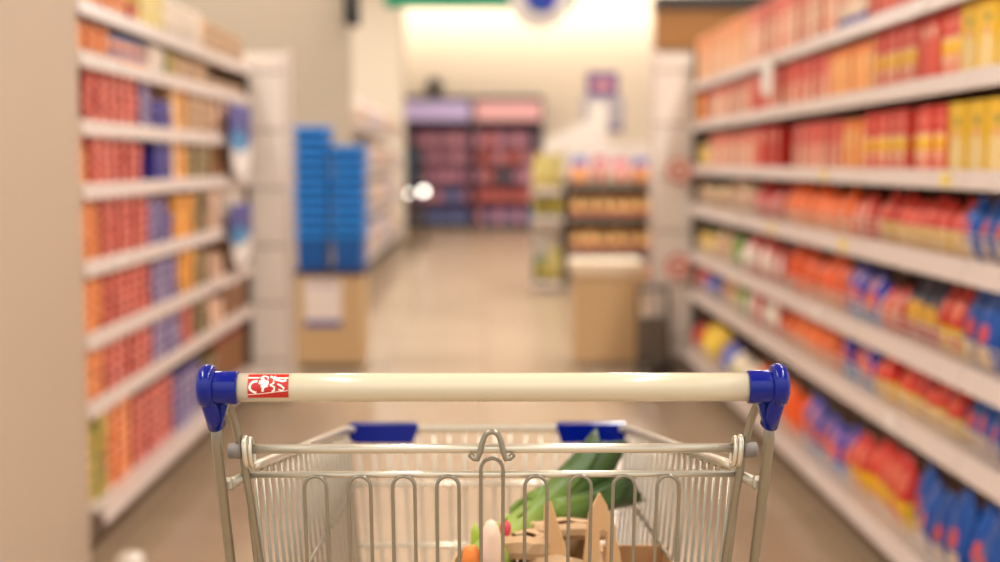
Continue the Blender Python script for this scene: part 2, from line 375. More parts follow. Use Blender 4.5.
# ------------------------------------------------------------------ shelving
def shelving(label, side, y0, y1, heights, depth=.46, guards=(), lip=.044, tags=(), top=2.0, closed=False, base_h=.12):
    """one bay: back panel, uprights, kick plate, shelves (each with its price rail, guard, price tags); its front plane is x = side*1.2"""
    bay = thing('shelving_bay', label, 'shelving', (side*1.2, (y0+y1)/2, 0))
    L = y1-y0-.004; s = side
    def X(a, c): return (min(s*a, s*c), max(s*a, s*c))
    def bx(b, a, c, ya, yb, za, zb, mi=0, bev=0): 
        xa, xb = X(a, c); b.box((xa, ya, za), (xb, yb, zb), mi, bev)
    b = MB(); bx(b, depth+.005, depth+.03, -L/2, L/2, .02, top); b.obj('back_panel', M['shelf_back'], bay)
    for yy in (-L/2+.012, L/2-.012):
        b = MB(); bx(b, depth-.03, depth+.004, yy-.012, yy+.012, .02, top); b.obj('upright', M['shelf'], bay)
    if closed:
        b = MB(); bx(b, .012, depth, L/2-.012, L/2, base_h, top-.1); b.obj('side_panel', M['shelf_back'], bay)
    b = MB(); bx(b, .07, depth, -L/2, L/2, 0, base_h); b.obj('kick_plate', M['kick'], bay)
    for i, z in enumerate(heights):
        front = 0.012 if i < len(heights)-1 else -.03
        b = MB(); bx(b, front, depth, -L/2, L/2, z-.012, z+.0, bev=.002); bx(b, front+.02, depth, -L/2+.03, L/2-.03, z-.03, z-.0121)
        sh = b.obj('shelf', M['shelf'], bay)
        lp = lip*1.25 if i in guards else lip
        b = MB()
        pr_ = [(s*(front-.012), z-lp), (s*(front-.002), z+.006), (s*(front+.004), z+.006), (s*(front-.002), z-lp)]
        n = len(pr_); vs = [(x, -L/2, zz) for x, zz in pr_]+[(x, L/2, zz) for x, zz in pr_]
        b.add(vs, [tuple(range(n)), tuple(range(n, 2*n))[::-1]]+[(k, n+k, n+(k+1)%n, (k+1)%n) for k in range(n)])
        b.obj('price_rail', M['rail'], sh)
        if i in guards:
            b = MB(); xg = s*(front+.004)
            for zz in (.024, .047, .070): b.tube([(xg, -L/2, z+zz), (xg, L/2, z+zz)], .0024, 6)
            nv = int(L/.095)
            for k in range(nv+1):
                yy = -L/2+.004+(L-.008)*k/nv; b.tube([(xg, yy, z+.006), (xg, yy, z+.071)], .0016, 6)
            b.obj('wire_guard', M['guard'], sh)
        for (ti, f, col) in tags:
            if ti == i:
                yy = -L/2+L*f; xx0, xx1 = X(front-.0135, front-.010)
                b = MB(); b.box((xx0, yy-.03, z-lp+.006), (xx1, yy+.03, z-.004)); b.obj('price_tag', M[col], sh)
    return bay

RZ = [1.69, 1.465, 1.215, .99, .72, .50, .165]
RB = [(2.5,3.47),(3.474,4.44),(4.444,5.42),(5.424,6.4),(6.404,7.37),(7.374,8.14)]
TG = {0: [(4,.25,'tagy')], 1: [(2,.15,'tagy'),(0,.4,'tagw'),(5,.6,'tagw')], 2: [(2,.5,'tagy'),(3,.2,'tagy'),(4,.55,'tagw'),(6,.4,'tagw')], 3: [(3,.4,'tagy'),(1,.5,'tagw'),(5,.5,'tagw')], 4: [(3,.3,'tagw'),(2,.6,'tagw')], 5: [(4,.5,'tagw')]}
names = ['nearest white shelving bay on the right, by the cart', 'second white shelving bay from the cart on the right', 'third white shelving bay from the cart on the right', 'fourth white shelving bay from the cart on the right', 'fifth white shelving bay from the cart on the right', 'last white shelving bay on the right, against the end panel']
for i, (a, c) in enumerate(RB):
    shelving(names[i], 1, a, c, RZ, guards=(3,4,5,6), tags=TG[i], closed=(i == 5))
LZ = [1.725, 1.57, 1.363, 1.17, .935, .71, .50, .18]
LB = [(4.19,5.18),(5.184,6.17),(6.174,7.2)]
names = ['left shelving bay beside the beige pillar', 'middle bay of the left shelving', 'last left shelving bay before the white end panel']
for i, (a, c) in enumerate(LB):
    shelving(names[i], -1, a, c, LZ, top=1.8, closed=(i == 2), tags=[[(1,.3,'tagw'),(4,.4,'tagw')],[(2,.5,'tagw'),(5,.5,'tagw')],[(3,.5,'tagw')]][i])

# right rows, far to near: (Y far, Y near, kind)
NEAR = 2.98
ROWS = [
 [(8.1,6.5,'peach'),(6.5,4.9,'redcream'),(4.9,4.5,'bluefoot'),(4.5,3.7,'redtall'),(3.7,NEAR,'orangetall')],
 [(8.1,7.85,'orange'),(7.7,6.45,'pinkcream'),(6.45,6.05,'redplain'),(6.05,5.0,'redcream2'),(5.0,4.4,'orange'),(4.39,3.97,'redband'),(3.96,3.78,'redplain'),(3.77,3.62,'redband'),(3.61,NEAR,'yellow')],
 [(8.1,7.85,'yjar'),(7.65,6.3,'pinkcream'),(6.3,5.8,'redplain'),(5.55,4.82,'redcream2'),(4.8,4.52,'orange'),(4.5,4.02,'redband'),(4.0,3.7,'redband'),(3.68,NEAR,'yellow')],
 [(8.1,7.2,'jar'),(7.2,6.5,'creambag'),(6.45,5.85,'redbag'),(5.8,4.72,'opouch'),(4.7,4.36,'pinkpouch'),(4.36,3.63,'redgold'),(3.62,NEAR,'bluepouch')],
 [(8.1,7.5,'yjar'),(7.45,7.0,'creambag'),(7.0,6.7,'greenbag'),(6.65,5.85,'whiteround'),(5.6,4.78,'opouchtall'),(4.76,4.35,'bluepink'),(4.33,4.15,'pinkpouch'),(4.13,3.83,'navy'),(3.82,3.6,'redgoldtall'),(3.59,NEAR,'bluetall')],
 [(8.1,7.8,'redbag'),(7.8,7.45,'bluebag'),(7.4,6.95,'creambag'),(6.95,6.65,'greenbag'),(6.6,5.85,'whiteround'),(5.75,4.8,'opouch'),(4.78,4.4,'bluepink'),(4.38,3.6,'redgold'),(3.59,NEAR,'bluepouch')],
 [(8.1,7.85,'redbag'),(7.85,7.2,'yellowbag'),(7.2,6.9,'bluebag'),(6.9,6.2,'palebag'),(6.2,5.3,'opouchtall'),(5.3,4.6,'bluepink'),(4.58,3.92,'redgoldtall'),(3.9,NEAR,'bluetall')],
]
SH = ['top', 'second', 'third', 'fourth', 'fifth', 'sixth', 'bottom']
for i, row in enumerate(ROWS):
    cnt = {}
    for (ya, yb, kd) in row:
        k = P[kd]; n = max(1, int((ya-yb)/k['w']+.3)); st = (ya-yb)/n
        rows = 2 if (i == 6 and kd in ('bluetall','redgoldtall')) else 1
        for j in range(n):
            cnt[kd] = cnt.get(kd, 0)+1
            y = ya-st*(j+.5)
            pouch = k['cat'] != 'carton'
            x = 1.2+(.03 if pouch else .022)+k['d']/2+random.uniform(0, .03 if pouch else .012)
            if i == 6: x -= .035
            lab = f"{nth(cnt[kd])} {k['words']} from the far end, {SH[i]} shelf, right side"
            put(kd, x, y, RZ[i]+.0005, lab, f"{k['words']}s on the {SH[i]} right shelf", random.uniform(-.16,.16) if pouch else random.uniform(-.012,.012), random.uniform(.88,1.06) if pouch else 1)

# ------------------------------------------------------------------ left: small boxes in stacks
def kind_flat(key, name, words, w, h, m, d=.17):
    P[key] = dict(name=name, words=words, cat='box', w=w, h=h, d=d, body=[carton_mesh(name, w*.955, d, h*.965, m)], parts=[])
kind_flat('fred', 'flat_red_box', 'red box', .108, .034, pr('fred_print', (150,26,20), [('rect',.5,.5,.44,.40,(216,60,42)),('rect',.5,.5,.2,.24,(246,176,156))], var=.1))  # dark border paints the shaded gaps between boxes; red panel and label are print
kind_flat('forange', 'flat_orange_box', 'orange box', .105, .034, pr('forange_print', (206,90,28), [('rect',.5,.5,.44,.40,(242,132,56)),('rect',.5,.5,.2,.24,(250,196,140))], var=.1))  # darker orange edge holds the shade of the gaps between boxes
kind_flat('flav', 'lavender_box', 'lavender box', .085, .042, pr('flav_print', (66,58,138), [('rect',.5,.5,.42,.38,(120,108,170)),('rect',.5,.5,.22,.24,(222,196,204))], var=.1))  # dark violet edge painted as the shaded gap round each box
kind_flat('findigo', 'indigo_box', 'indigo box', .085, .055, pr('findigo_print', (52,46,140), [('rect',.5,.5,.25,.2,(96,90,170))], var=.16))
kind_flat('fpeach', 'peach_box', 'peach box', .11, .058, pr('fpeach_print', (238,186,130), [('rect',.5,.5,.3,.3,(246,214,170))]))
kind_flat('fgold', 'golden_box', 'golden box', .12, .058, pr('fgold_print', (240,158,50), [('rect',.5,.5,.36,.3,(244,178,80))]))
kind_flat('fcream', 'cream_box', 'cream box', .11, .045, pr('fcream_print', (220,184,142), [('rect',.5,.5,.3,.34,(150,100,70))], var=.12))
kind_flat('folive', 'olive_box', 'olive box', .12, .05, pr('folive_print', (110,92,50), [('rect',.5,.5,.3,.3,(176,150,100))], var=.2))
kind_flat('fpink', 'pinkish_box', 'pinkish box', .14, .06, pr('fpink_print', (226,180,150), [('rect',.5,.5,.3,.3,(240,212,190))]))
kind_flat('fbrown', 'brown_box', 'brown box', .22, .085, pr('fbrown_print', (150,100,64), [('rect',.5,.5,.4,.1,(176,130,90))]))
kind_flat('fgreen', 'green_and_yellow_box', 'green-yellow box', .11, .045, pr('fgreen_print', (120,130,50), [('rect',.4,.5,.3,.36,(224,180,70))], var=.2))
kind_flat('fwhite', 'white_box', 'white box', .13, .05, pr('fwhite_print', (238,222,200), [('rect',.5,.5,.3,.3,(206,190,180))]))
kind_flat('fblue', 'blue_orange_box', 'blue-and-orange box', .12, .045, pr('fblue_print', (110,130,180), [('rect',.5,.3,.5,.28,(238,150,80))]))
kind_flat('fdark', 'black_box', 'black box', .10, .05, pr('fdark_print', (30,26,30), [('rect',.5,.5,.3,.2,(60,50,60))]))
kind_flat('fyellow', 'pale_yellow_box', 'pale yellow box', .12, .05, pr('fyellow_print', (240,214,120), [('rect',.5,.5,.3,.3,(240,226,180))]))
# (Y near, Y far, kind, layers)
LROWS = [
 [(4.3,4.85,'forange',3),(4.86,5.0,'fred',2),(5.02,5.35,'fyellow',3),(5.4,6.1,'fwhite',3),(6.15,7.1,'fcream',3)],
 [(4.22,4.6,'forange',3),(4.62,5.1,'fblue',2),(5.12,5.4,'fwhite',2),(5.42,5.54,'fgreen',2),(5.58,6.2,'fcream',2),(6.22,7.1,'fcream',1)],
 [(4.3,4.96,'fred',5),(4.98,5.16,'flav',4),(5.18,5.46,'findigo',2),(5.47,5.6,'fpeach',3),(5.61,5.75,'fgold',3),(5.77,6.3,'fcream',4),(6.32,7.1,'fpink',3)],
 [(4.21,4.31,'forange',5),(4.32,4.86,'fred',5),(4.87,5.0,'fred',4),(5.2,5.46,'findigo',3),(5.47,5.58,'fpeach',3),(5.6,5.73,'fgold',3),(5.75,6.25,'folive',3),(6.3,7.1,'fbrown',2)],
 [(4.21,4.43,'forange',6),(4.44,5.08,'fred',6),(5.09,5.36,'flav',4),(5.37,5.47,'findigo',2),(5.48,5.86,'fgold',3),(5.88,6.13,'folive',4),(6.15,6.5,'fpink',3),(6.52,7.1,'fwhite',4)],
 [(4.21,4.45,'forange',5),(4.46,5.08,'fred',5),(5.12,5.52,'flav',4),(5.54,5.86,'fgold',3),(5.88,6.13,'folive',3),(6.15,6.5,'fpink',2),(6.52,7.1,'fbrown',2)],
 [(4.21,4.43,'forange',5),(4.44,5.08,'fred',5),(5.09,5.58,'flav',4),(5.59,5.82,'fred',5),(5.84,6.13,'folive',3),(6.15,6.5,'fpink',2),(6.52,7.1,'fbrown',2)],
 [(4.24,4.44,'fgreen',6),(4.45,4.76,'forange',8),(4.77,5.4,'fred',7),(5.44,5.95,'flav',5),(6.0,6.3,'folive',4)],
]
LSH = ['top', 'second', 'third', 'fourth', 'fifth', 'sixth', 'seventh', 'bottom']
for i, row in enumerate(LROWS):
    cnt = {}
    for (ya, yb, kd, lay) in row:
        k = P[kd]; n = max(1, int((yb-ya)/k['w']+.3)); st = (yb-ya)/n
        for j in range(n):
            cnt[kd] = cnt.get(kd, 0)+1
            y = ya+st*(j+.5); x = -1.2-.02-k['d']/2-random.uniform(0,.01)
            for q in range(lay):
                up = 'bottom' if q == 0 and lay > 1 else nth(q+1)+' up'
                if lay == 1: lab = f"{nth(cnt[kd])} single {k['words']} from the pillar, {LSH[i]} shelf, left side"
                else: lab = f"{k['words']}, {up} in {nth(cnt[kd])} such stack from the pillar, {LSH[i]} shelf, left side"
                put(kd, x+random.uniform(-.003,.003), y+random.uniform(-.001,.001), LZ[i]+.0005+q*k['h'], lab, f"{k['words']}es on the {LSH[i]} left shelf", random.uniform(-.01,.01))

# big brown cartons at the foot of the left shelving, far end
def big_carton(loc, w, d, h, label):
    t = thing('cardboard_box', label, 'box', loc, 'brown cartons at the foot of the left shelving')
    b = MB(); b.box((-d/2,-w/2,0), (d/2,w/2,h), bev=.004); b.obj('body', M['kraft_dark'], t)
    b = MB(); b.box((-d/2+.002,-w/2+.002,h+.0005), (d/2-.002,w/2-.002,h+.02), bev=.003); b.obj('lid', mat('red_brown_lid', (176,70,54), .6), t)
big_carton((-1.40,6.6,.1805), .36, .3, .2, 'brown carton with reddish lid, nearer one at the foot of left shelving')
big_carton((-1.40,6.99,.1805), .38, .3, .2, 'brown carton with reddish lid, against the end panel on the left')

# hanging promotion cards on the left shelving
pm = printed('promo_card', (64,60,160), [('rect',.5,.22,.6,.24,(236,226,220)),('oval',.4,.5,.4,.17,(0,140,200)),('oval',.55,.2,.4,.17,(248,242,236)),('oval',.62,.72,.2,.14,(30,40,130))], var=0)
def promo(y, z0, z1, label):
    t = thing('promotion_card', label, 'sign', (-1.175, y, z0), 'blue promotion cards on the left shelving')
    b = MB(); prof = []
    w = .27; h = z1-z0
    out = [(-w,.12),(-w*.8,.03),(-w*.3,0),(w*.3,0),(w*.8,.03),(w,.12),(w,h-.02),(w-.02,h),(-w+.02,h),(-w,h-.02)]
    b.prism(out, .006, Matrix(((0,0,1,0),(1,0,0,0),(0,1,0,0),(0,0,0,1)))); b.obj('card', pm, t)
    b = MB(); b.box((-.02,-.015,h-.03),(-.001,.015,h+.02)); b.obj('clip', M['tagw'], t)
promo(6.72, 1.165, 1.51, 'upper blue and white promotion card on the left shelving')
promo(6.70, .74, 1.04, 'lower blue and white promotion card on the left shelving')
# white tag hanging from the top shelf on the right
t = thing('hanging_tag', 'blank white tag hanging from the top right shelf', 'sign', (1.165, 5.78, 1.515))
b = MB(); out = [(-.1,.02),(-.08,0),(.08,0),(.1,.02),(.1,.135),(-.1,.135)]
b.prism(out, .004, Matrix(((0,0,1,0),(1,0,0,0),(0,1,0,0),(0,0,0,1)))); b.obj('card', M['tagw'], t)
b = MB(); b.box((-.002,-.03,.125),(.02,.03,.165), bev=.002); b.obj('clip', M['tagw'], t)

# ------------------------------------------------------------------ end panels
def end_panel(label, x0, x1, y, z1):
    t = thing('end_panel', label, 'panel', ((x0+x1)/2, y, 0))
    w = (x1-x0)/2
    b = MB(); b.box((-w,0,.1),(w,.03,z1), bev=.003)
    b.obj('perforated_board', M['panel'], t)
    for s in (-1,1):
        b = MB(); b.box((s*w-.014,-.004,.0),(s*w+.014,.036,z1+.02), bev=.003); b.obj('post', M['shelf'], t)
    b = MB(); b.box((-w-.01,-.06,0),(w+.01,.09,.1), bev=.004); b.obj('foot', M['kick'], t)
    for k in range(6):
        zz = .2+k*(z1-.3)/5; b = MB(); b.box((-w+.014,-.005,zz),(w-.014,-.0005,zz+.008)); b.obj('slot', M['kick'], t)
end_panel('white perforated end panel closing the left shelving', -1.27, -1.02, 7.24, 1.80)
end_panel('white perforated end panel closing the right shelving', .985, 1.25, 8.18, 1.87)
def wobbler(z, label):
    t = thing('round_wobbler', label, 'sign', (1.13, 8.10, z), 'round red wobblers on the right end panel')
    b = MB(); b.lathe([(.075,0),(.075,.004)], 28, M=Matrix.Rotation(PI/2, 4, 'X'), smooth=False); b.obj('disc', M['wobbler'], t)
    b = MB(); b.tube([(0,.002,0),(0,.04,.01),(0,.078,0)], .004, 6); b.obj('arm', M['tagw'], t)
wobbler(1.19, 'upper round red and white wobbler on the right end panel')
wobbler(.63, 'lower round red and white wobbler on the right end panel')

# guard post at the foot of the pillar
t = thing('guard_post', 'short steel post with domed cap on the floor by the pillar', 'post', (-1.02, 3.92, 0))
b = MB(); b.lathe([(.04,0),(.04,.012),(.03,.014),(.03,.075)], 20); b.obj('stem', M['steel'], t)
b = MB(); b.lathe([(.038,.072),(.043,.08),(.043,.098),(.039,.112),(.027,.122),(.010,.127),(.001,.128)], 24); b.obj('cap', mat('pale_cap', (232,222,206), .25, .2), t)

# ------------------------------------------------------------------ blue baskets on their pedestal
t = thing('basket_pedestal', 'beige pedestal with a notice under the blue baskets', 'pedestal', (-.93, 8.45, 0))
b = MB(); b.box((-.2,-.2,.03),(.2,.2,.57), bev=.006); b.obj('body', M['pedestal'], t)
b = MB(); b.box((-.18,-.18,0),(.18,.18,.03)); b.obj('plinth', M['dark'], t)
b = MB(); b.box((-.215,-.215,.57),(.215,.215,.6), bev=.004); b.obj('top', M['navy'], t)
b = MB(); b.box((-.145,-.206,.26),(.075,-.2005,.54), bev=.001)
b.obj('notice', printed('notice_print', (232,216,206), [('rect',.5,.06,.6,.08,(70,80,150)),('rect',.5,.9,.4,.05,(190,180,190))], var=0), t)
swap_y_for_x(bpy.data.materials['notice_print'])

def basket_mesh(w, d, h):
    """shopping basket: slatted tapering sides, rolled rim"""
    b = MB(); n = 1
    def ring(sx, sy, z): return [(-sx,-sy,z),(sx,-sy,z),(sx,sy,z),(-sx,sy,z)]
    wb, db = w*.93, d*.93
    rings = [ring(wb/2,db/2,0), ring(w/2,d/2,h), ring(w/2-.002,d/2-.002,h), ring(wb/2-.002,db/2-.002,.003)]
    vs = [p for r in rings for p in r]; fs = [(3,2,1,0)]
    for i in range(3):
        for j in range(4): fs.append((i*4+j, i*4+(j+1)%4, (i+1)*4+(j+1)%4, (i+1)*4+j))
    fs.append((12,13,14,15)); b.add(vs, fs)
    return b
def basket_proto():
    w, d, h = .176, .34, .2
    b = basket_mesh(w, d, h); body = b.mesh('shopping_basket', M['basket_body'])
    b = MB(); W, D = w/2+.021, d/2+.010
    pts = []
    for (cx, cy, a0) in ((W-.03,D-.03,0),(-W+.03,D-.03,90),(-W+.03,-D+.03,180),(W-.03,-D+.03,270)):
        for k in range(4):
            a = math.radians(a0+30*k); pts.append((cx+.02*math.cos(a), cy+.02*math.sin(a), h))
    b.tube(pts, .0130, 8, closed=True); rim = b.mesh('rim', M['basket_blue'])
    b = MB(); b.tube([(-W+.01,0,h+.004),(-W+.012,.05,h+.013),(-W+.03,.1,h+.014),(W-.03,.1,h+.014),(W-.012,.05,h+.013),(W-.01,0,h+.004)], .005, 6)
    han = b.mesh('handle', M['navy'])
    return body, rim, han
bb, br_, bh = basket_proto()
def basket_stack(x, y, n, pitch, side, z0=.601):
    for i in range(n):
        o = link('shopping_basket', bb); o.location = (x+random.uniform(-.004,.004), y+random.uniform(-.004,.004), z0+i*pitch); o.rotation_euler = (0,0,random.uniform(-.02,.02))
        link('rim', br_, o); link('handle', bh, o)
        w = 'bottom' if i == 0 else ('topmost' if i == n-1 else nth(i+1)+' up')
        tag(o, f"blue shopping basket, {w} in the {side} stack on the pedestal", 'basket', 'blue shopping baskets stacked on the pedestal')
basket_stack(-1.032, 8.45, 12, .058, 'taller')
basket_stack(-.820, 8.45, 10, .058, 'shorter')

# right: beige bin with pale lid
t = thing('lidded_bin', 'beige box bin with pale lid standing in the aisle', 'bin', (.735, 8.45, 0))
b = MB(); b.box((-.195,-.18,.04),(.195,.18,.56), bev=.006); b.obj('body', M['pedestal'], t)
b = MB(); b.box((-.18,-.165,0),(.18,.165,.04)); b.obj('plinth', M['kick'], t)
b = MB(); b.box((-.222,-.2,.56),(.222,.2,.65), bev=.01); b.obj('lid', M['pedestal_lid'], t)
# dark trolley frame behind the bin
t = thing('folding_trolley', 'dark folding trolley standing against the right end panel', 'trolley', (1.0, 8.05, 0))
b = MB(); b.tube([(-.10,0,.05),(-.10,.06,.5),(.07,.06,.5),(.07,0,.05)], .016, 8); b.obj('frame', M['dark'], t)
for s in (-.10,.07):
    b = MB(); b.lathe([(.045,-.015),(.045,.015)], 16, M=Matrix.Translation((s,0,.045)) @ Matrix.Rotation(PI/2,4,'Y')); b.obj('wheel', M['rubber'], t)
b = MB(); b.box((-.10,-.02,.05),(.07,.05,.34), bev=.01); b.obj('folded_panel', mat('trolley_brown_grey', (104,92,80), .5), t); b = MB(); b.box((-.10,-.16,.03),(.07,-.02,.045)); b.obj('toe_plate', M['dark'], t)

# ------------------------------------------------------------------ hanging green sign with round emblem
t = thing('aisle_sign', 'green sign hanging over the aisle with a round white emblem', 'sign', (0, 9, 2.222))
b = MB(); b.box((-.64,-.015,0),(.58,.015,.4), bev=.006); b.obj('board', M['green'], t)
b = MB(); b.lathe([(.19,0),(.2,.006),(.2,.02),(.19,.026)], 36, M=Matrix.Translation((.353,-.017,.072)) @ Matrix.Rotation(PI/2,4,'X'))
em = b.obj('emblem', M['signwhite'], t)
b = MB(); n = 24
b.lathe([(.07,0),(.105,.004),(.1,.01)], n, M=Matrix.Translation((.36,-.043,.072)) @ Matrix.Rotation(PI/2,4,'X')); b.obj('blue_dot', M['signblue'], em)
b = MB(); b.box((.32,-.058,-.005),(.35,-.0545,.02), bev=.004); b.obj('green_dot', M['green'], em)
for s in (-.5,.45):
    b = MB(); b.tube([(s,0,.4),(s,0,2.26)], .004, 6); b.obj('cable', M['steel'], t)
# black loudspeaker on the beige wall block
t = thing('loudspeaker', 'black loudspeaker on the edge of the beige wall block', 'speaker', (-.935, 9.95, 2.2))
b = MB(); b.box((-.05,-.06,0),(.05,.09,.34), bev=.012); b.obj('cabinet', M['black'], t)
b = MB(); b.lathe([(.038,0),(.03,-.006),(.012,-.014)], 20, M=Matrix.Translation((0,-.0605,.12)) @ Matrix.Rotation(PI/2,4,'X')); b.obj('cone', M['dark'], t)
b = MB(); b.box((-.056,.02,.15),(-.0505,.08,.21)); b.obj('bracket', M['dark'], t)

# ------------------------------------------------------------------ middle display beyond the bin
t = thing('display_stand', 'dark tiered display stand loaded with orange and red bags', 'display', (1.2, 13.4, 0))
b = MB(); b.box((-.43,.28,.06),(.43,.31,1.06)); b.obj('back_panel', M['navy'], t)
for s in (-1,1):
    b = MB(); b.box((s*.43-.015,-.02,0),(s*.43+.015,.31,1.05), bev=.004); b.obj('side_panel', M['dark'], t)
b = MB(); b.prism([(-.62,1.45),(-.18,1.66),(-.18,1.82),(.0,1.82),(.0,1.42),(.43,1.42),(.43,1.78),(.46,1.78),(.46,1.06),(-.4,1.06),(-.4,1.36),(-.62,1.30)][::-1], .02, Matrix(((1,0,0,0),(0,0,1,.315),(0,1,0,0),(0,0,0,1)))); b.obj('header_board', M['panel'], t)
TZ = [1.03, .715, .385, .1]
for z in TZ:
    b = MB(); b.box((-.414,-.12,z-.03),(.414,.28,z), bev=.004); sh = b.obj('shelf', M['dark'], t)
    b = MB(); b.box((-.414,-.135,z-.035),(.414,-.1205,z+.015)); b.obj('front_rail', M['kick'], sh)
kind_pouch('dcream', 'peach_bread_bag', 'peach bag with red foot', .12, .2, pr('dcream_print', (244,176,104), [('rect',.5,.12,.6,.2,(226,84,56)),('oval',.5,.55,.35,.2,(250,214,150))]), t=.13, cat='bag')
kind_pouch('dwhite', 'white_bag', 'white bag with red heart', .19, .26, pr('dwhite_print', (246,216,198), [('oval',.5,.35,.2,.25,(230,70,50)),('rect',.5,.85,.6,.18,(190,40,90))]), t=.14, cat='bag')
kind_pouch('dorange', 'orange_bag', 'orange bag with blue neck', .18, .26, pr('dorange_print', (240,130,60), [('rect',.5,.84,.6,.2,(50,60,150)),('oval',.5,.4,.34,.2,(248,190,130))]), t=.14, cat='bag')
cnt = {}
TN = ['top', 'second', 'third', 'lowest']
for ti, kinds in enumerate((['dorange','dwhite','dwhite','dorange'], ['dcream']*6, ['dcream']*6, ['dorange','dcream','dcream','dorange'])):
    n = len(kinds)
    cnt = {}
    for j, kd in enumerate(kinds):
        cnt[kd] = cnt.get(kd,0)+1
        y = 13.4; x = 1.2-.39+.78*(j+.5)/n
        o = put(kd, x, y-.03, TZ[ti]+.0005, f"{nth(cnt[kd])} {P[kd]['words']} from the left, {TN[ti]} tier of the dark stand", f"bags on the {TN[ti]} tier", PI/2, random.uniform(.94,1.04))
# white stand beside it with yellow and green bags
t = thing('white_display_rack', 'white display rack of yellow and green bags beside the dark stand', 'display', (.605, 13.45, 0))
b = MB(); b.box((-.14,.2,.05),(.13,.22,1.22)); b.obj('back_panel', M['panel'], t)
WZ = [.98, .71, .09]
for z in WZ:
    b = MB(); b.box((-.15,-.2,z-.03),(.135,.2,z), bev=.003); sh = b.obj('shelf', M['shelf'], t)
    b = MB(); b.box((-.16,-.22,z-.045),(.14,-.2005,z+.01), bev=.003); b.obj('front_rail', M['rail'], sh)
for s in (-.14,.125):
    b = MB(); b.box((s-.012,.15,0),(s+.012,.2,1.22)); b.obj('upright', M['shelf'], t)
kind_pouch('wyel', 'pale_green_bag', 'yellow-green bag', .14, .34, pr('wyel_print', (188,168,76), [('oval',.5,.45,.3,.2,(210,194,120))]), t=.12, cat='bag')
kind_pouch('wgrn', 'leafy_green_bag', 'green bag', .14, .25, pr('wgrn_print', (70,110,40), [('oval',.4,.45,.3,.25,(220,180,60))]), t=.12, cat='bag')
WT = ['top', 'middle', 'lowest']
for ti, kinds in enumerate((['wyel','wyel'],['wgrn','wgrn'],['wgrn','wyel'])):
    for j, kd in enumerate(kinds):
        w = 'outer' if j == 0 else 'inner'
        put(kd, .53+.14*j, 13.38, WZ[ti]+.0005, f"{w} {P[kd]['words']} on the {WT[ti]} shelf of the white display rack", f"bags on the {WT[ti]} shelf of the white rack", PI/2)
# sign standing on the dark display
t = thing('price_sign', 'white sign board with purple header standing behind the dark display', 'sign', (1.15, 13.76, 0))
b = MB(); b.box((-.2,-.012,1.53),(.22,.012,1.88), bev=.004); b.obj('board', M['signgrey'], t)
b = MB(); b.box((-.15,-.014,1.882),(.16,.014,2.12), bev=.004); hd = b.obj('header', M['purple'], t)
b = MB(); b.box((-.09,-.02,1.95),(.1,-.0145,2.04)); b.obj('header_panel', M['pinkish'], hd)
b = MB(); b.box((-.19,-.018,1.54),(.2,-.0125,1.58)); b.obj('stripe', M['purple'], t)
b = MB(); b.tube([(0,0,.02),(0,0,1.53)], .014, 10); b.obj('pole', M['steel'], t)
b = MB(); b.lathe([(.16,0),(.16,.01),(.03,.022)], 24); b.obj('foot', M['steel'], t)

# ------------------------------------------------------------------ far wall displays
def wall_unit(x0, x1, label, frame, hdr, cols, seed):
    rnd = random.Random(seed)
    t = thing('wall_display', label, 'display', ((x0+x1)/2, 25.6, 0)); w = (x1-x0)/2-.01
    b = MB(); b.box((-w,.35,0),(w,.4,2.42)); b.obj('back_panel', M[frame], t)
    for s in (-1,1):
        b = MB(); b.box((s*w-.03 if s > 0 else -w,-.05,0),(w if s > 0 else -w+.03,.35,2.42)); b.obj('side_panel', M['plum'], t)
    b = MB(); b.box((-w+.031,-.02,2.0),(w-.031,.02,2.36), bev=.01); b.obj('header', M[hdr], t)
    b = MB(); b.box((-w,-.06,2.362),(w,.35,2.44)); b.obj('top_board', M['dark'], t)
    b = MB(); b.box((-w+.031,0,0),(w-.031,.34,.12)); b.obj('plinth', M['dark'], t)
    zs = [.12,.5,.86,1.2,1.52]
    for z in zs[1:]:
        b = MB(); b.box((-w+.031,0,z-.03),(w-.031,.34,z)); b.obj('shelf', M['plum'], t)
    return t, zs, w
def far_products(x0, x1, zs, w, rows, lab):
    for i, (z, keys) in enumerate(zip(zs, rows)):
        n = 7; cnt = {}
        for j in range(n):
            kd = keys[j % len(keys)] if len(keys) < 7 else keys[j]
            cnt[kd] = cnt.get(kd, 0)+1
            x = (x0+x1)/2-w+.04+(2*w-.08)*(j+.5)/n
            put(kd, x, 25.73, z+.0005, f"{nth(cnt[kd])} {P[kd]['words']} from left, {nth(i+1)} shelf up, {lab} wall display", f"packs on the {lab} wall display", PI/2)
def far_kind(key, name, words, rgb, rgb2, h=.25):
    kind_carton(key, name, words, .165, h, pr(name+'_print', rgb, [('rect',.5,.4,.3,.25,rgb2)], var=.2), d=.2, cat='pack')
far_kind('xplum', 'plum_pack', 'plum pack', (140,84,112), (196,140,160)); far_kind('xrose', 'rose_pack', 'rose pack', (176,104,124), (220,164,172))
far_kind('xnavy', 'navy_pack', 'navy pack', (66,76,136), (130,138,176)); far_kind('xdark', 'dark_pack', 'dark grey pack', (78,72,82), (120,106,118))
far_kind('xred', 'scarlet_pack', 'scarlet pack', (178,72,70), (220,130,116)); far_kind('xpink', 'pink_pack', 'pink pack', (196,118,138), (230,176,186))
far_kind('xteal', 'teal_pack', 'teal pack', (40,90,120), (60,120,150))
t_, zs, w = wall_unit(-1.51, -.225, 'purple wall display with lavender header at the far wall', 'plum', 'hdr_lav', None, 1)
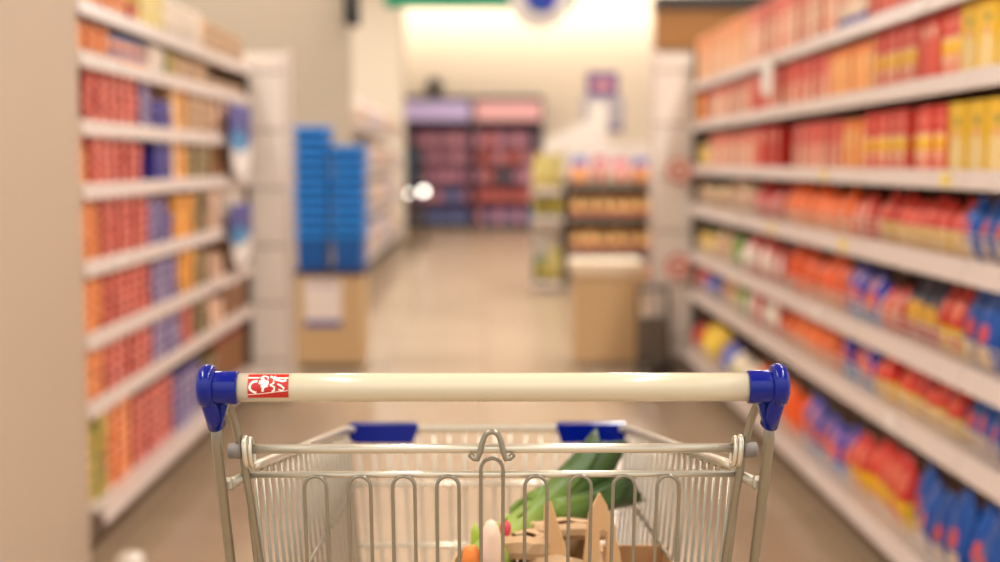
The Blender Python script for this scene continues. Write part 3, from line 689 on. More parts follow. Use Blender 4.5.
far_products(-1.51, -.225, zs, w, [['xdark','xdark']+['xnavy']*5, ['xdark','xplum','xplum','xrose','xnavy','xnavy','xplum'], ['xteal','xdark','xplum','xplum','xrose','xplum','xplum'], ['xteal','xdark','xplum','xrose','xplum','xrose','xplum'], ['xdark','xplum','xrose','xplum','xrose','xrose','xplum']], 'purple')
t_, zs, w = wall_unit(-.215, 1.075, 'red and pink wall display with pale pink header at the far wall', 'plum', 'hdr_pink', None, 2)
far_products(-.215, 1.075, zs, w, [['xpink','xnavy'], ['xred']*7, ['xpink','xred','xdark','xdark','xplum','xpink','xdark'], ['xred','xred','xpink','xred','xred','xpink','xplum'], ['xpink','xred','xpink','xplum','xpink','xplum','xdark']], 'pink')
# black projector box on top of the purple display
t = thing('spotlight', 'black spotlight standing on the purple wall display', 'lamp', (-.92, 25.7, 2.44))
b = MB(); b.box((-.16,-.1,0),(.16,.1,.05), bev=.01); b.obj('base', M['black'], t)
b = MB(); b.lathe([(.1,-.16),(.14,-.1),(.14,.12),(.1,.18)], 20, M=Matrix.Translation((0,0,.2)) @ Matrix.Rotation(PI/2,4,'X')); b.obj('head', M['black'], t)
b = MB(); b.tube([(-.16,0,.03),(-.17,0,.2)], .015, 6); b.tube([(.16,0,.03),(.17,0,.2)], .015, 6); b.tube([(-.17,0,.2),(.17,0,.2)], .012, 6); b.obj('yoke', M['dark'], t)

# glowing globes added on dark stands in place of glints off metal
def glint_globe(x, y, z, r, label):
    t = thing('glint_globe', label, 'lamp', (x, y, 0), 'glowing globes added for metal glints down the aisle')
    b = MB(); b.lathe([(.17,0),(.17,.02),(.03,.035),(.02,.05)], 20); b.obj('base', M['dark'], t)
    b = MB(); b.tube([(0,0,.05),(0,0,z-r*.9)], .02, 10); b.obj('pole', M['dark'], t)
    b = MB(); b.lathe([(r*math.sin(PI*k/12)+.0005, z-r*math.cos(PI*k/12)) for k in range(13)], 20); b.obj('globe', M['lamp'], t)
glint_globe(-.92, 21, .80, .05, 'brighter globe added for a metal glint on a dark stand far down the aisle')
glint_globe(-1.16, 21.3, .76, .03, 'smaller globe added for a metal glint on a dark stand by the far pale packs')

# ------------------------------------------------------------------ second run of shelving on the left, pale packs
FZ = [1.62, 1.15, .7, .2]
for i in range(4):
    y0 = 11.2+i*2.6
    bay = thing('pale_shelving_bay', f"{nth(i+1)} bay of the pale far-left shelving, counted from the beige wall", 'shelving', (-1.3, y0+1.3, 0))
    b = MB(); b.box((-.5,-1.296,.02),(-.47,1.296,2.1)); b.obj('back_panel', M['panel'], bay)
    b = MB(); b.box((-.47,-1.296,0),(-.04,1.296,.12)); b.obj('kick_plate', M['dark'], bay)
    for z in FZ:
        b = MB(); b.box((-.47,-1.296,z-.03),(0,1.296,z), bev=.003); sh = b.obj('shelf', M['shelf'], bay)
        b = MB(); b.box((.0005,-1.296,z-.05),(.012,1.296,z+.01)); b.obj('price_rail', M['rail'], sh)
def pale_kind(key, name, words, rgb, rgb2):
    kind_pouch(key, name, words, .42, .36, pr(name+'_print', rgb, [('oval',.5,.5,.3,.25,rgb2)], var=.1), t=.3, cat='pack')
pale_kind('qwhite', 'big_white_pack', 'big white pack', (206,190,176), (196,150,130)); pale_kind('qlav', 'big_lavender_pack', 'big lavender pack', (178,166,180), (214,202,204)); pale_kind('qpeach', 'big_peach_pack', 'big peach pack', (206,170,142), (220,200,180))
FN = ['top', 'second', 'third', 'bottom']
for i, z in enumerate(FZ):
    cnt = {}
    for j in range(23):
        kd = ('qlav','qwhite','qpeach','qwhite')[(j//3+i) % 4]
        cnt[kd] = cnt.get(kd,0)+1
        put(kd, -1.5, 11.42+.45*j, z+.0005, f"{nth(cnt[kd])} {P[kd]['words']} from near end, {FN[i]} shelf of the far-left shelving", f"{P[kd]['words']}s on the {FN[i]} far-left shelf")

# ================================================================== THE SHOPPING TROLLEY
CX = .008
cart = thing('shopping_cart', 'wire shopping cart with cream handle and blue plastic fittings in the aisle', 'shopping cart', (CX, 1.32, 0))
HY = 1.32
def C(x, y, z): return (x, y-HY, z)         # cart-local point from (x off centre, world y, z)
HZ, HR = 1.0245, .0138
def arc(cx, cy, r, a0, a1, n):
    return [(cx+r*math.cos(math.radians(a0+(a1-a0)*k/n)), cy+r*math.sin(math.radians(a0+(a1-a0)*k/n))) for k in range(n+1)]
# handle tube
b = MB(); b.tube([C(-.255,HY,HZ), C(-.1,HY,HZ), C(.1,HY,HZ), C(.255,HY,HZ)], HR, 40); hb = b.obj('handle_bar', M['cream'], cart)
# printed logo wrapped round the bar: u along the bar (m), v = angle up from straight towards the shopper
def wrap(u, v, r): return C(u, HY-r*math.cos(v), HZ+r*math.sin(v))
U0, U1, V0, V1 = -.2335, -.1950, math.radians(-33), math.radians(74)
b = MB(); n = 14; vs = []; fs = []; R1 = HR+.00035
for i in range(2):
    for k in range(n+1): vs.append(wrap((U0, U1)[i], V0+(V1-V0)*k/n, R1))
for k in range(n): fs.append((k, k+1, n+2+k, n+1+k))
b.add(vs, fs, 0, True)
def stroke(pts, w, lift=.0002):
    """white band drawn on the label; pts in label units 0..1 (x, y up)"""
    UV = [(U0+(U1-U0)*x, (y)) for x, y in pts]
    q = [Vector((x*(U1-U0), y*.0235)) for x, y in pts]; vs = []; fs = []
    for i, p in enumerate(q):
        d = (q[min(i+1,len(q)-1)]-q[max(i-1,0)]).normalized(); nn = Vector((-d.y, d.x))*w/2
        for s in (1,-1):
            pp = p+nn*s; uu = U0+min(max(pp.x,0),U1-U0); yy = min(max(pp.y/.0235,0),1)
            hgt = math.sin(V0)+(math.sin(V1)-math.sin(V0))*yy
            vs.append(wrap(uu, math.asin(hgt), R1+lift))
    for i in range(len(q)-1): fs.append((2*i, 2*i+1, 2*i+3, 2*i+2))
    b.add(vs, fs, 1, True)
stroke([(.24,.74),(.14,.72),(.07,.62),(.05,.48),(.08,.36),(.15,.28),(.22,.24)], .0022)
stroke([(.28,.70),(.40,.66),(.52,.68)], .0036)
stroke([(.33,.80),(.41,.86),(.50,.80)], .0046, .0003)
stroke([(.34,.60),(.41,.56),(.49,.60)], .0046, .0003)
stroke([(.40,.95),(.40,.6),(.38,.42),(.375,.3)], .0022, .0004)
stroke([(.55,.92),(.66,.84),(.64,.66),(.56,.58),(.66,.5),(.66,.36),(.60,.30)], .0018)
stroke([(.66,.93),(.7,.8),(.86,.74),(.95,.78)], .0020)
stroke([(.74,.62),(.82,.56),(.9,.44),(.86,.32),(.76,.4)], .0016)
stroke([(0,.15),(.35,.2),(.7,.28),(1,.34)], .0007)
stroke([(0,.87),(.28,.87)], .0010); stroke([(.68,.86),(1,.86)], .0010)
b.obj('logo_label', [M['logo_red'], M['logo_white']], hb)

def bracket(s):
    """blue end fitting: sleeve on the bar, rounded knuckle, tapering socket down to the leg, web between"""
    b = MB()
    SR = .0161
    def sx(x): return s*x
    b.lathe([(HR+.0003,.2445),(SR-.0006,.2445),(SR,.2455),(SR,.266),(SR-.001,.272)], 32, M=Matrix.Translation(C(0,HY,HZ)) @ Matrix.Rotation(s*PI/2,4,'Y'))
    # knuckle: a fat rounded disc that turns into the socket
    pts = [C(sx(.2745),HY+.0,HZ+.0135), C(sx(.2755),HY,HZ+.008), C(sx(.2750),HY,HZ), C(sx(.2735),HY+.001,HZ-.009), C(sx(.2715),HY+.004,HZ-.018), C(sx(.2700),HY+.010,HZ-.029), C(sx(.2690),HY+.0165,HZ-.0405)]
    rad = [.0050,.0076,.0084,.0086,.0086,.0084,.0080]
    # cross-section widened across the bar by a second pass in depth
    for dy in (-.006, 0, .006):
        P2 = [(p[0], p[1]+dy, p[2]) for p in pts]; b.tube(P2, [r*(1 if dy == 0 else .92) for r in rad], 20)
    b.lathe([(.0162,-.0082),(.0192,-.0070),(.0208,-.0042),(.0213,-.0005),(.0206,.0032),(.0186,.0062),(.0150,.0080),(.008,.0090),(.0005,.0092)], 36, M=Matrix.Translation(C(sx(.2745),HY,HZ+.0015)) @ Matrix.Rotation(s*PI/2,4,'Y'))
    # triangular web towards the basket side
    Mx = Matrix(((1,0,0,0),(0,0,1,0),(0,1,0,0),(0,0,0,1)))
    poly = [(sx(.2545),HZ-.014),(sx(.2685),HZ-.014),(sx(.2700),HZ-.042),(sx(.2640),HZ-.043)]
    if s < 0: poly = poly[::-1]
    b.prism(poly, .010, Matrix.Translation((0, HY+.004-HY, 0)) @ Mx)
    return b.obj('handle_bracket', M['blue'], cart)
for s in (-1,1): bracket(s)
# legs: from the socket forwards and down to the chassis
def leg(s):
    b = MB(); x = s*.2705
    b.tube([C(x*.995,1.335,.990), C(x,1.343,.965), C(x,1.405,.828), C(x,1.47,.68), C(x,1.56,.46), C(x,1.62,.30), C(x,1.64,.22), C(x,1.63,.17), C(x,1.60,.145)], .0054, 14)
    return b.obj('chassis_leg', M['metal'], cart)
for s in (-1,1): leg(s)
# curved basket hangers from behind the bar down into the basket sides
def hanger(s):
    b = MB()
    b.tube([C(s*.262,1.345,1.012), C(s*.263,1.362,1.002), C(s*.259,1.372,.985), C(s*.2555,1.376,.967), C(s*.2515,1.378,.945), C(s*.2490,1.380,.925), C(s*.2465,1.387,.90), C(s*.2425,1.402,.85), C(s*.236,1.425,.77), C(s*.226,1.47,.62), C(s*.220,1.5,.505)], .0042, 12)
    b.obj('basket_hanger', M['metal'], cart)
    b = MB(); b.tube([C(s*.2475,1.384,.925), C(s*.2470,1.392,.88), C(s*.2445,1.405,.83), C(s*.24,1.42,.76), C(s*.226,1.46,.52)], .0026, 10)
    b.obj('flap_side_wire', M['metal'], cart)
for s in (-1,1): hanger(s)
# hinge rod, eyes, bushes
b = MB(); b.tube([C(-.2475,1.375,.9535), C(0,1.375,.9535), C(.2475,1.375,.9535)], .0048, 20); b.obj('hinge_rod', M['rod'], cart)
for s in (-1,1):
    b = MB(); pts = []
    for k in range(28):
        a = 2*PI*k/28; pts.append(C(s*(.2475+.0012*math.sin(a)), 1.3765+.0098*math.cos(a)+.006*-math.sin(a)*.3, .950+.0148*math.sin(a)))
    b.tube(pts, .0028, 10, closed=True)
    b.tube([(p[0]-s*.0050, p[1]+.001, p[2]-.001) for p in pts], .0024, 10, closed=True)
    b.obj('hinge_eye', M['rod'], cart)
    b = MB(); b.lathe([(.0068,0),(.0078,.0015),(.0078,.0125),(.0066,.014)], 24, M=Matrix.Translation(C(s*.2515,1.375,.9515)) @ Matrix.Rotation(s*PI/2,4,'Y')); b.obj('hinge_bush', M['grey_bush'], cart)
    b = MB(); b.tube([C(s*.244,1.386,.9245), C(s*.252,1.384,.9235), C(s*.258,1.379,.9205), C(s*.2655,1.374,.9180)], [.0040,.0046,.0054,.0060], 14)
    b.lathe([(.0062,0),(.0072,.002),(.0072,.006),(.006,.008)], 6, M=Matrix.Translation(C(s*.2610,1.374,.9180)) @ Matrix.Rotation(s*PI/2,4,'Y'), smooth=False)
    b.obj('clamp_bolt', M['weld'], cart)
# rear flap: top wire, nine loops, bottom wire
flap = link('rear_flap', None, cart); flap.location = (0, 1.385-HY, .925); flap.empty_display_size = .02
b = MB(); b.tube([(-.247,0,0),(0,0,0),(.247,0,0)], .0036, 16); b.obj('top_wire', M['rod'], flap)
def slope(z): return (0.0-z)*.16           # the flap leans into the basket towards its foot
for k in range(9):
    cx = -.1792+.0445*k; hw = .0112; top = .0175 if k == 4 else -.0005
    pts = [(cx-hw, slope(-.40)-.003, -.40), (cx-hw, slope(-.2)-.003, -.2), (cx-hw, -.006, top-.014)]
    pts += [(x, -.0062, z) for x, z in arc(cx, top-.0112, hw, 168, 12, 10)]
    pts += [(cx+hw, -.006, top-.014), (cx+hw, slope(-.2)-.003, -.2), (cx+hw, slope(-.40)-.003, -.40)]
    b = MB(); b.tube(pts, .0019, 10); b.obj('wire_loop', M['metal'], flap)
for z in (-.2, -.395):
    b = MB(); b.tube([(-.23,slope(z),z),(.23,slope(z),z)], .0026, 10); b.obj('cross_wire', M['metal'], flap)
# clip over the hinge rod
b = MB(); y = 1.3675; KX = -.0015
b.tube([C(KX-.0215,y+.003,.9480), C(KX-.0180,y,.9450), C(KX-.0140,y-.001,.9445), C(KX-.0118,y-.001,.951), C(KX-.0095,y-.001,.961)]+[C(KX+x,y-.0005,z) for x, z in arc(0,.9640,.0080,165,15,8)]+[C(KX+.0095,y-.001,.961), C(KX+.0118,y-.001,.951), C(KX+.0140,y-.001,.9445), C(KX+.0180,y,.9450), C(KX+.0215,y+.003,.9480)], .0029, 12)
b.obj('flap_clip', M['metal'], cart)

# basket
RY, FY = 1.395, 2.03; RZ0, FZ0 = .93, .8475; FLOOR_Z = .50
FO = -.005
def C(x, y, z): return (x+FO*max(0,(y-1.395)/.635), y-HY, z)   # the basket sits a touch out of square on its frame
def rimp(t): return (.2475+(.2045-.2475)*t, RY+(FY-RY)*t, RZ0+(FZ0-RZ0)*t)
def wallp(t, z):          # half width at depth fraction t and height z
    hw, y, zt = rimp(t); return hw-(zt-z)*.085
b = MB(); r = [rimp(k/12) for k in range(13)]
rc = []
hw, yy, zz = rimp(1)
pts = [C(-x, y, z) for x, y, z in r[:-1]]+[C(-hw, FY-.02, FZ0+.001), C(-hw+.008, FY-.006, FZ0), C(-hw+.022, FY, FZ0), C(0, FY, FZ0), C(hw-.022, FY, FZ0), C(hw-.008, FY-.006, FZ0), C(hw, FY-.02, FZ0+.001)]+[C(x, y, z) for x, y, z in r[:-1][::-1]]
b.tube(pts, .0052, 14); b.obj('basket_rim', M['rod'], cart)
def side_panel(s):
    b = MB(); n = 20
    for k in range(n):
        t = .03+.95*k/(n-1); hw, y, zt = rimp(t)
        pts = [C(s*hw, y, zt), C(s*wallp(t,.76), y, .76), C(s*wallp(t,FLOOR_Z+.03), y, FLOOR_Z+.03), C(s*(wallp(t,FLOOR_Z)-.02), y, FLOOR_Z)]
        b.tube(pts, .0021, 8)
    for z in (.765, .64):
        b.tube([C(s*(wallp(0,z)-.004), RY, z), C(s*(wallp(1,z)-.004), FY, z)], .0026, 8)
    b.obj('side_wire_panel', M['metal'], cart)
for s in (-1,1): side_panel(s)
b = MB(); n = 18
for k in range(n):
    u = -1+2*(k+.5)/n
    b.tube([C(u*.2045, FY, FZ0), C(u*wallp(1,.76), FY, .76), C(u*wallp(1,FLOOR_Z+.03), FY, FLOOR_Z+.03), C(u*(wallp(1,FLOOR_Z)-.02), FY-.02, FLOOR_Z)], .0023, 8)
for z in (.765, .672, .58):
    b.tube([C(-wallp(1,z), FY-.004, z), C(wallp(1,z), FY-.004, z)], .0032, 8)
b.obj('front_wire_panel', M['rod'], cart)
b = MB(); n = 16
for k in range(n):
    u = -1+2*k/(n-1); b.tube([C(u*(wallp(0,FLOOR_Z)-.02), RY+.05, FLOOR_Z), C(u*(wallp(1,FLOOR_Z)-.02), FY-.02, FLOOR_Z)], .0022, 8)
for k in range(7):
    t = .08+.9*k/6; hw = wallp(t,FLOOR_Z)-.018; y = RY+(FY-RY)*t; b.tube([C(-hw, y, FLOOR_Z-.004), C(hw, y, FLOOR_Z-.004)], .0028, 8)
b.obj('floor_wire_panel', M['metal'], cart)
# blue corner guards on the front rim
for s in (-1,1):
    b = MB(); n = 16
    poly = [(.2055,FZ0-.0160),(.2060,FZ0+.002),(.203,FZ0+.0075),(.110,FZ0+.0075),(.1015,FZ0+.0050),(.110,FZ0-.0205),(.190,FZ0-.0195)]
    poly = [(s*x+FO, z) for x, z in poly]
    if s > 0: poly = poly[::-1]
    b.prism(poly, .020, Matrix(((1,0,0,0),(0,0,1,FY-HY-.011),(0,1,0,0),(0,0,0,1))))
    for k in range(n):
        x = s*(.108+.090*k/(n-1)); b.tube([C(x, FY-.0112, FZ0+.0055), C(x, FY+.0092, FZ0+.0078)], .0018, 6)
    b.obj('corner_guard', M['blue'], cart)
# chassis below
def C(x, y, z): return (x, y-HY, z)
b = MB()
b.tube([C(-.27,1.60,.145), C(-.262,1.75,.13), C(-.215,2.05,.125), C(-.2,2.12,.125), C(-.16,2.15,.125), C(.16,2.15,.125), C(.2,2.12,.125), C(.215,2.05,.125), C(.262,1.75,.13), C(.27,1.60,.145), C(.27,1.36,.145)], .010, 14)
b.tube([C(-.27,1.60,.145), C(-.27,1.36,.145)], .010, 14); b.tube([C(-.27,1.42,.145), C(.27,1.42,.145)], .009, 12)
b.obj('chassis_frame', M['metal'], cart)
for s in (-1,1):
    b = MB(); b.tube([C(s*.25,1.68,.138), C(s*.235,1.80,.32), C(s*.2,1.92,.5)], .0075, 12); b.obj('basket_strut', M['metal'], cart)
def caster(x, y):
    b = MB(); b.box(C(x-.016,y-.02,.112),C(x+.016,y+.02,.125), bev=.002)
    for q in (-1,1): b.box(C(x+q*.0165-.002,y-.012,.04),C(x+q*.0165+.002,y+.03,.116), bev=.001)
    b.lathe([(.008,0),(.008,.012)], 12, M=Matrix.Translation(C(x,y,.124)))
    fk = b.obj('caster', M['steel'], cart)
    b = MB(); b.lathe([(.02,-.013),(.05,-.013),(.055,-.009),(.055,.009),(.05,.013),(.02,.013)], 24, M=Matrix.Translation(C(x,y+.018,.056)) @ Matrix.Rotation(PI/2,4,'Y')); b.obj('wheel', M['rubber'], fk)
for x, y in ((-.27,1.37),(.27,1.37),(-.18,2.13),(.18,2.13)): caster(x, y)

# ------------------------------------------------------------------ shopping in the cart
# open carton
t = thing('open_carton', 'open brown carton with two pointed flaps in the cart', 'box', (.130, 1.585, FLOOR_Z+.004))
X0, X1, Y0, Y1, H = -.090, .094, -.11, .105, .262; tk = .004
for nm, lo, hi in (('side_wall',(X0,Y0,0),(X0+tk,Y1,H)),('side_wall',(X1-tk,Y0,0),(X1,Y1,H)),('end_wall',(X0+tk,Y0,0),(X1-tk,Y0+tk,H-.02)),('end_wall',(X0+tk,Y1-tk,0),(X1-tk,Y1,H)),('bottom',(X0+tk,Y0+tk,0),(X1-tk,Y1-tk,tk))):
    b = MB(); b.box(lo, hi); b.obj(nm, M['kraft'], t)
def flap_(poly, rot, loc, slot=None):
    """upright pointed cardboard piece, optionally with a slit for the fingers"""
    b = MB()
    base = Matrix.Translation(loc) @ Matrix.Rotation(rot,4,'Z') @ Matrix(((1,0,0,0),(0,0,1,0),(0,1,0,0),(0,0,0,1)))
    if slot is None: b.prism(poly, .003, base)
    else:
        # outline with a bridge to the slit, both faces and rims
        out, hole = poly, slot; n, m = len(out), len(hole)
        loop = out+[out[0]]+[hole[0]]+hole[::-1]
        b.prism(loop, .003, base)
    return b.obj('pointed_flap', mat('flap_card', (206,160,110), .8, noise=.1, nscale=30), t)
flap_([(-.026,0),(.034,0),(.024,.06),(.006,.118),(-.004,.134),(-.018,.112),(-.026,.05)], math.radians(28), (.006,-.01,.222), [(-.004,.050),(.006,.050),(.006,.086),(-.004,.094)])
flap_([(-.024,0),(.026,0),(.004,.065),(-.016,.125),(-.024,.12)], math.radians(-20), (-.040,-.02,.222))

# brown paper bag crumpled inside the carton
def crumple(name, rings, mat_, parent, n=28, amp=.006, seed=3):
    rnd = random.Random(seed); b = MB(); vs = []; fs = []; ph = [rnd.uniform(0,6) for _ in range(4)]
    for i, (rx, ry, cx, cy, z) in enumerate(rings):
        for j in range(n):
            a = 2*PI*j/n; w = 1+(.06*math.sin(3*a+ph[0]+.4*i)+.04*math.sin(7*a+ph[1]-.9*i)+rnd.uniform(-.02,.02))
            vs.append((cx+rx*w*math.cos(a), cy+ry*w*math.sin(a), z+amp*math.sin(4*a+ph[2])+rnd.uniform(-.3,.3)*amp))
    k = len(rings)
    for i in range(k-1):
        for j in range(n): fs.append((i*n+j, i*n+(j+1)%n, (i+1)*n+(j+1)%n, (i+1)*n+j))
    fs.append(tuple(range(n))[::-1]); b.add(vs, fs, 0, False)
    return b.obj(name, mat_, parent)
t2 = thing('paper_bag', 'crumpled brown paper bag stuffed inside the open carton', 'bag', (.105, 1.60, .515))
crumple('body', [(.045,.05,0,0,0),(.05,.06,0,0,.08),(.052,.065,-.004,0,.16),(.05,.062,-.008,0,.225),(.05,.06,-.014,.012,.262),(.048,.056,-.014,.014,.272),(.044,.052,-.014,.014,.270),(.04,.046,-.012,.010,.25),(.03,.035,-.01,.0,.2)], M['paper'], t2, amp=.003)
crumple('rolled_edge', [(.030,.018,-.058,-.015,.268),(.034,.022,-.058,-.015,.276),(.034,.022,-.058,-.015,.288),(.028,.015,-.058,-.015,.294),(.016,.006,-.058,-.015,.293)], M['paper'], t2, amp=.0015, seed=4)
crumple('rolled_edge', [(.05,.016,-.004,.035,.276),(.054,.020,-.004,.035,.282),(.055,.020,-.004,.035,.290),(.048,.014,-.004,.035,.295),(.03,.006,-.004,.035,.294)], M['paper'], t2, amp=.0015, seed=9)

# leeks
leek_shaft = None
def leek_mats(name, shift):
    m, nt, bs = principled(name); N = nt.nodes.new; L = nt.links.new
    tc = N('ShaderNodeTexCoord'); sp = N('ShaderNodeSeparateXYZ'); L(tc.outputs['Object'], sp.inputs[0])
    rp = N('ShaderNodeValToRGB'); e = rp.color_ramp.elements
    e[0].position = 0; e[0].color = lin((222,224,160)); e[1].position = 1; e[1].color = lin((34,54,16))
    for p, c in ((.2,(172,184,84)),(.45,(110,134,44)),(.7,(58,86,26))):
        q = e.new(p); q.color = lin(c)
    mr = N('ShaderNodeMath'); mr.operation = 'DIVIDE'; mr.inputs[1].default_value = .46; L(sp.outputs['Z'], mr.inputs[0]); ad = N('ShaderNodeMath'); ad.operation = 'ADD'; ad.inputs[1].default_value = shift; L(mr.outputs[0], ad.inputs[0]); L(ad.outputs[0], rp.inputs[0])
    wv = N('ShaderNodeTexNoise'); wv.inputs['Scale'].default_value = 1; mp = N('ShaderNodeMapping'); mp.inputs['Scale'].default_value = (160,160,4)
    L(tc.outputs['Object'], mp.inputs['Vector']); L(mp.outputs['Vector'], wv.inputs['Vector'])
    mx = N('ShaderNodeMix'); mx.data_type = 'RGBA'; L(wv.outputs['Fac'], mx.inputs[0]); L(rp.outputs['Color'], mx.inputs[6])
    hs = N('ShaderNodeHueSaturation'); hs.inputs['Value'].default_value = .62; L(rp.outputs['Color'], hs.inputs['Color']); L(hs.outputs['Color'], mx.inputs[7])
    L(mx.outputs[2], bs.inputs['Base Color']); bs.inputs['Roughness'].default_value = .5; bs.inputs['Specular IOR Level'].default_value = .25
    return m
M['leek'] = leek_mats('leek_skin', .17); M['leek_dark'] = leek_mats('dark_leek_skin', .48)
def leaf_mesh(L0, L1, w, r0, ang, spread, droop, seed):
    """strap leaf folded along its midrib, growing from the shaft at height L0 and fanning out"""
    b = MB(); n = 12; m_ = 6; vs = []; fs = []; rnd = random.Random(seed); d = Vector((math.cos(ang), math.sin(ang), 0)); side = Vector((-d.y, d.x, 0))
    for i in range(n+1):
        t = i/n; z = L0+(L1-L0)*t; off = r0+spread*t**1.6; wd = w*(1-.25*t)*(1 if t < .85 else max(.12, (1-t)/.15))
        for j in range(m_+1):
            u = -1+2*j/m_; fold = abs(u)*wd*.42*(1-.4*t)
            p = d*(off-fold+.001)+side*(u*wd*.5+.004*math.sin(6*t+seed))+Vector((0,0,z-droop*t*t*.1))
            vs.append(p)
    k = m_+1
    for i in range(n):
        for j in range(m_): fs.append((i*k+j, i*k+j+1, (i+1)*k+j+1, (i+1)*k+j))
    # give the leaf thickness
    o = len(vs); vs += [p-d*.0016 for p in vs]; fs += [tuple(reversed([q+o for q in f])) for f in fs]
    rim = [j for j in range(k)]+[i*k+k-1 for i in range(1,n+1)]+[n*k+j for j in range(k-2,-1,-1)]+[i*k for i in range(n-1,0,-1)]
    for q in range(len(rim)):
        a, c = rim[q], rim[(q+1) % len(rim)]; fs.append((a, o+a, o+c, c))
    b.add(vs, fs, 0, True); return b
def leek(base, tip, r, label, nl, roll, Lf=1.0, mk='leek'):
    base, tip = Vector(base), Vector(tip); d = tip-base; L = d.length
    t = thing('leek', label, 'vegetable', base, 'leeks lying across the carton')
    t.rotation_mode = 'QUATERNION'; t.rotation_quaternion = d.to_track_quat('Z', 'Y')
    b = MB(); b.lathe([(r*.5,-.004),(r*.95,.006),(r*1.02,.02),(r,.05),(r*.98,L*.4),(r*1.0,L*.55),(r*.8,L*.7)], 24); b.obj('shaft', M[mk], t)
    for k in range(nl):
        a = roll+2*PI*k/nl+.2*math.sin(k*5)
        lb = leaf_mesh(L*(.22+.07*(k%3)), L*(.9+.1*((k*7)%3)/2)*Lf, r*2.3, r*.95, a, r*(.5+.35*(k%2)), 0, k+int(roll*10)); lb.obj('leaf', M[mk], t)
    for k in range(3):
        a = roll+1+2*PI*k/3; lb = leaf_mesh(L*.5, L*(.97+.03*k), r*1.6, r*.35, a, r*.5, 0, k+40); lb.obj('leaf', M[mk], t)
leek((-.002,1.56,.784), (.172,1.895,.840), .0225, 'thick leek with pale shaft, uppermost, leaning on the front rim', 5, .3)
leek((.078,1.68,.806), (.196,1.885,.788), .019, 'darker leek lying lower beside the carton flaps', 5, 1.1, mk='leek_dark')

# tall bag at the left of the carton holding roots
t3 = thing('grocery_bag', 'upright brown paper bag beside the carton holding roots', 'bag', (.0,1.585,FLOOR_Z+.004))
crumple('body', [(.034,.06,0,0,0),(.038,.066,0,0,.08),(.038,.068,0,0,.16),(.038,.068,0,0,.24),(.037,.066,0,0,.272),(.034,.063,0,0,.272),(.032,.06,0,0,.2),(.028,.05,0,0,.1)], M['paper'], t3, amp=.004, seed=5)
def root(name, label, base, tip, prof, m, parts=()):
    base, tip = Vector(base), Vector(tip); d = tip-base
    t = thing(name, label, 'vegetable', base); t.rotation_mode = 'QUATERNION'; t.rotation_quaternion = d.to_track_quat('Z','Y')
    L = d.length; b = MB(); b.lathe([(r, z*L) for r, z in prof], 20); b.obj('root', m, t)
    for pn, pb, pmt in parts: pb.obj(pn, pmt, t)
    return t
root('parsnip', 'pale pinkish root standing upright in the cart left of the carton', (.004,1.60,.59), (.0065,1.545,.836), [(.004,0),(.008,.15),(.0115,.5),(.0125,.8),(.011,.93),(.006,.985),(.001,1)], mat('pale_root', (240,206,180), .5, noise=.12, nscale=30))
b = MB()
for k in range(3): b.tube([(.002*k-.002,0,.2),(.004*k-.004,.002,.225)], [.0022,.0012], 6)
root('carrot', 'orange carrot with its crown up at the left of the pale root', (-.008,1.60,.62), (-.017,1.55,.805), [(.002,0),(.006,.2),(.010,.7),(.011,.9),(.008,.98),(.002,1)], mat('carrot_orange', (238,134,52), .5, noise=.2, nscale=60))
root('green_shoot', 'light green stalk between the carrot and the pale root', (-.008,1.62,.62), (-.012,1.585,.822), [(.004,0),(.006,.3),(.007,.8),(.005,.95),(.001,1)], mat('shoot_green', (170,190,70), .5, noise=.2, nscale=40))
t = thing('radish', 'small red radish beside the leek shaft', 'vegetable', (.0235,1.585,.812))
b = MB(); b.lathe([(.001,-.010),(.004,-.006),(.0066,.0),(.0068,.006),(.0045,.011),(.002,.0125)], 18); b.obj('root', mat('radish_red', (206,60,74), .35), t)
b = MB(); b.tube([(0,0,.012),(.002,.001,.020)], [.002,.0014], 6); b.obj('stalk', bpy.data.materials['shoot_green'], t)

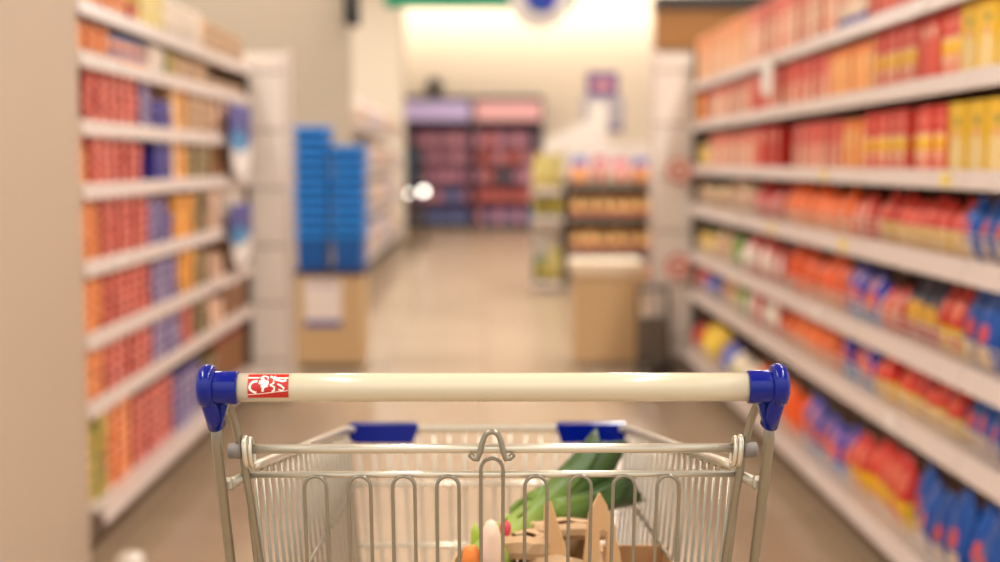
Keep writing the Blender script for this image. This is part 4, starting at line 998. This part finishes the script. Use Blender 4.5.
# ------------------------------------------------------------------ light
def area(name, loc, size, size_y, power, color=(1,.86,.70), rot=(0,0,0)):
    l = bpy.data.lights.new(name, 'AREA'); l.shape = 'RECTANGLE'; l.size = size; l.size_y = size_y; l.energy = power; l.color = color
    o = bpy.data.objects.new(name, l); COL.objects.link(o); o.location = loc; o.rotation_euler = rot
    return o
for k, y in enumerate((-.6, 3.2, 7.0, 10.8, 14.6, 18.4)):
    for x in (-1.9, 1.9):
        area('ceiling_lamp', (x, y+1.3, 4.45), .22, 2.4, 76 if k == 0 else 56, (1,.97,.93))
area('cove_lamp', (.4, 25.55, 4.3), 7.0, .3, 50, (1,.93,.80), (math.radians(38),0,0))
W = bpy.data.worlds.new('shop_ambient'); S.world = W; W.use_nodes = True
nt = W.node_tree; tcw = nt.nodes.new('ShaderNodeTexCoord'); spw = nt.nodes.new('ShaderNodeSeparateXYZ'); mrw = nt.nodes.new('ShaderNodeMapRange')
nt.links.new(tcw.outputs['Generated'], spw.inputs[0]); nt.links.new(spw.outputs['Z'], mrw.inputs['Value'])
mrw.inputs['From Min'].default_value = -.5; mrw.inputs['From Max'].default_value = .5; mrw.inputs['To Min'].default_value = .12; mrw.inputs['To Max'].default_value = 1.1
nt.links.new(mrw.outputs[0], nt.nodes['Background'].inputs[1])
bg = W.node_tree.nodes['Background']; bg.inputs[0].default_value = (1,.97,.93,1); bg.inputs[1].default_value = .62

# ------------------------------------------------------------------ camera
cd = bpy.data.cameras.new('camera'); cam = bpy.data.objects.new('camera', cd); COL.objects.link(cam)
cd.lens = 50; cd.sensor_width = 36; cd.sensor_fit = 'HORIZONTAL'; cd.clip_start = .05; cd.clip_end = 100
cam.location = (0,0,1.24)
cam.rotation_euler = (PI/2-math.atan(119/1389), 0, -math.atan(15/1389))
cd.dof.use_dof = True; cd.dof.focus_distance = 1.385; cd.dof.aperture_fstop = 2.6
S.camera = cam
S.view_settings.view_transform = 'Standard'; S.view_settings.look = 'None'; S.view_settings.gamma = 1; S.view_settings.use_curve_mapping = False
S.view_settings.exposure = 0.78
S.cycles.use_denoising = True
S.cycles.max_bounces = 8
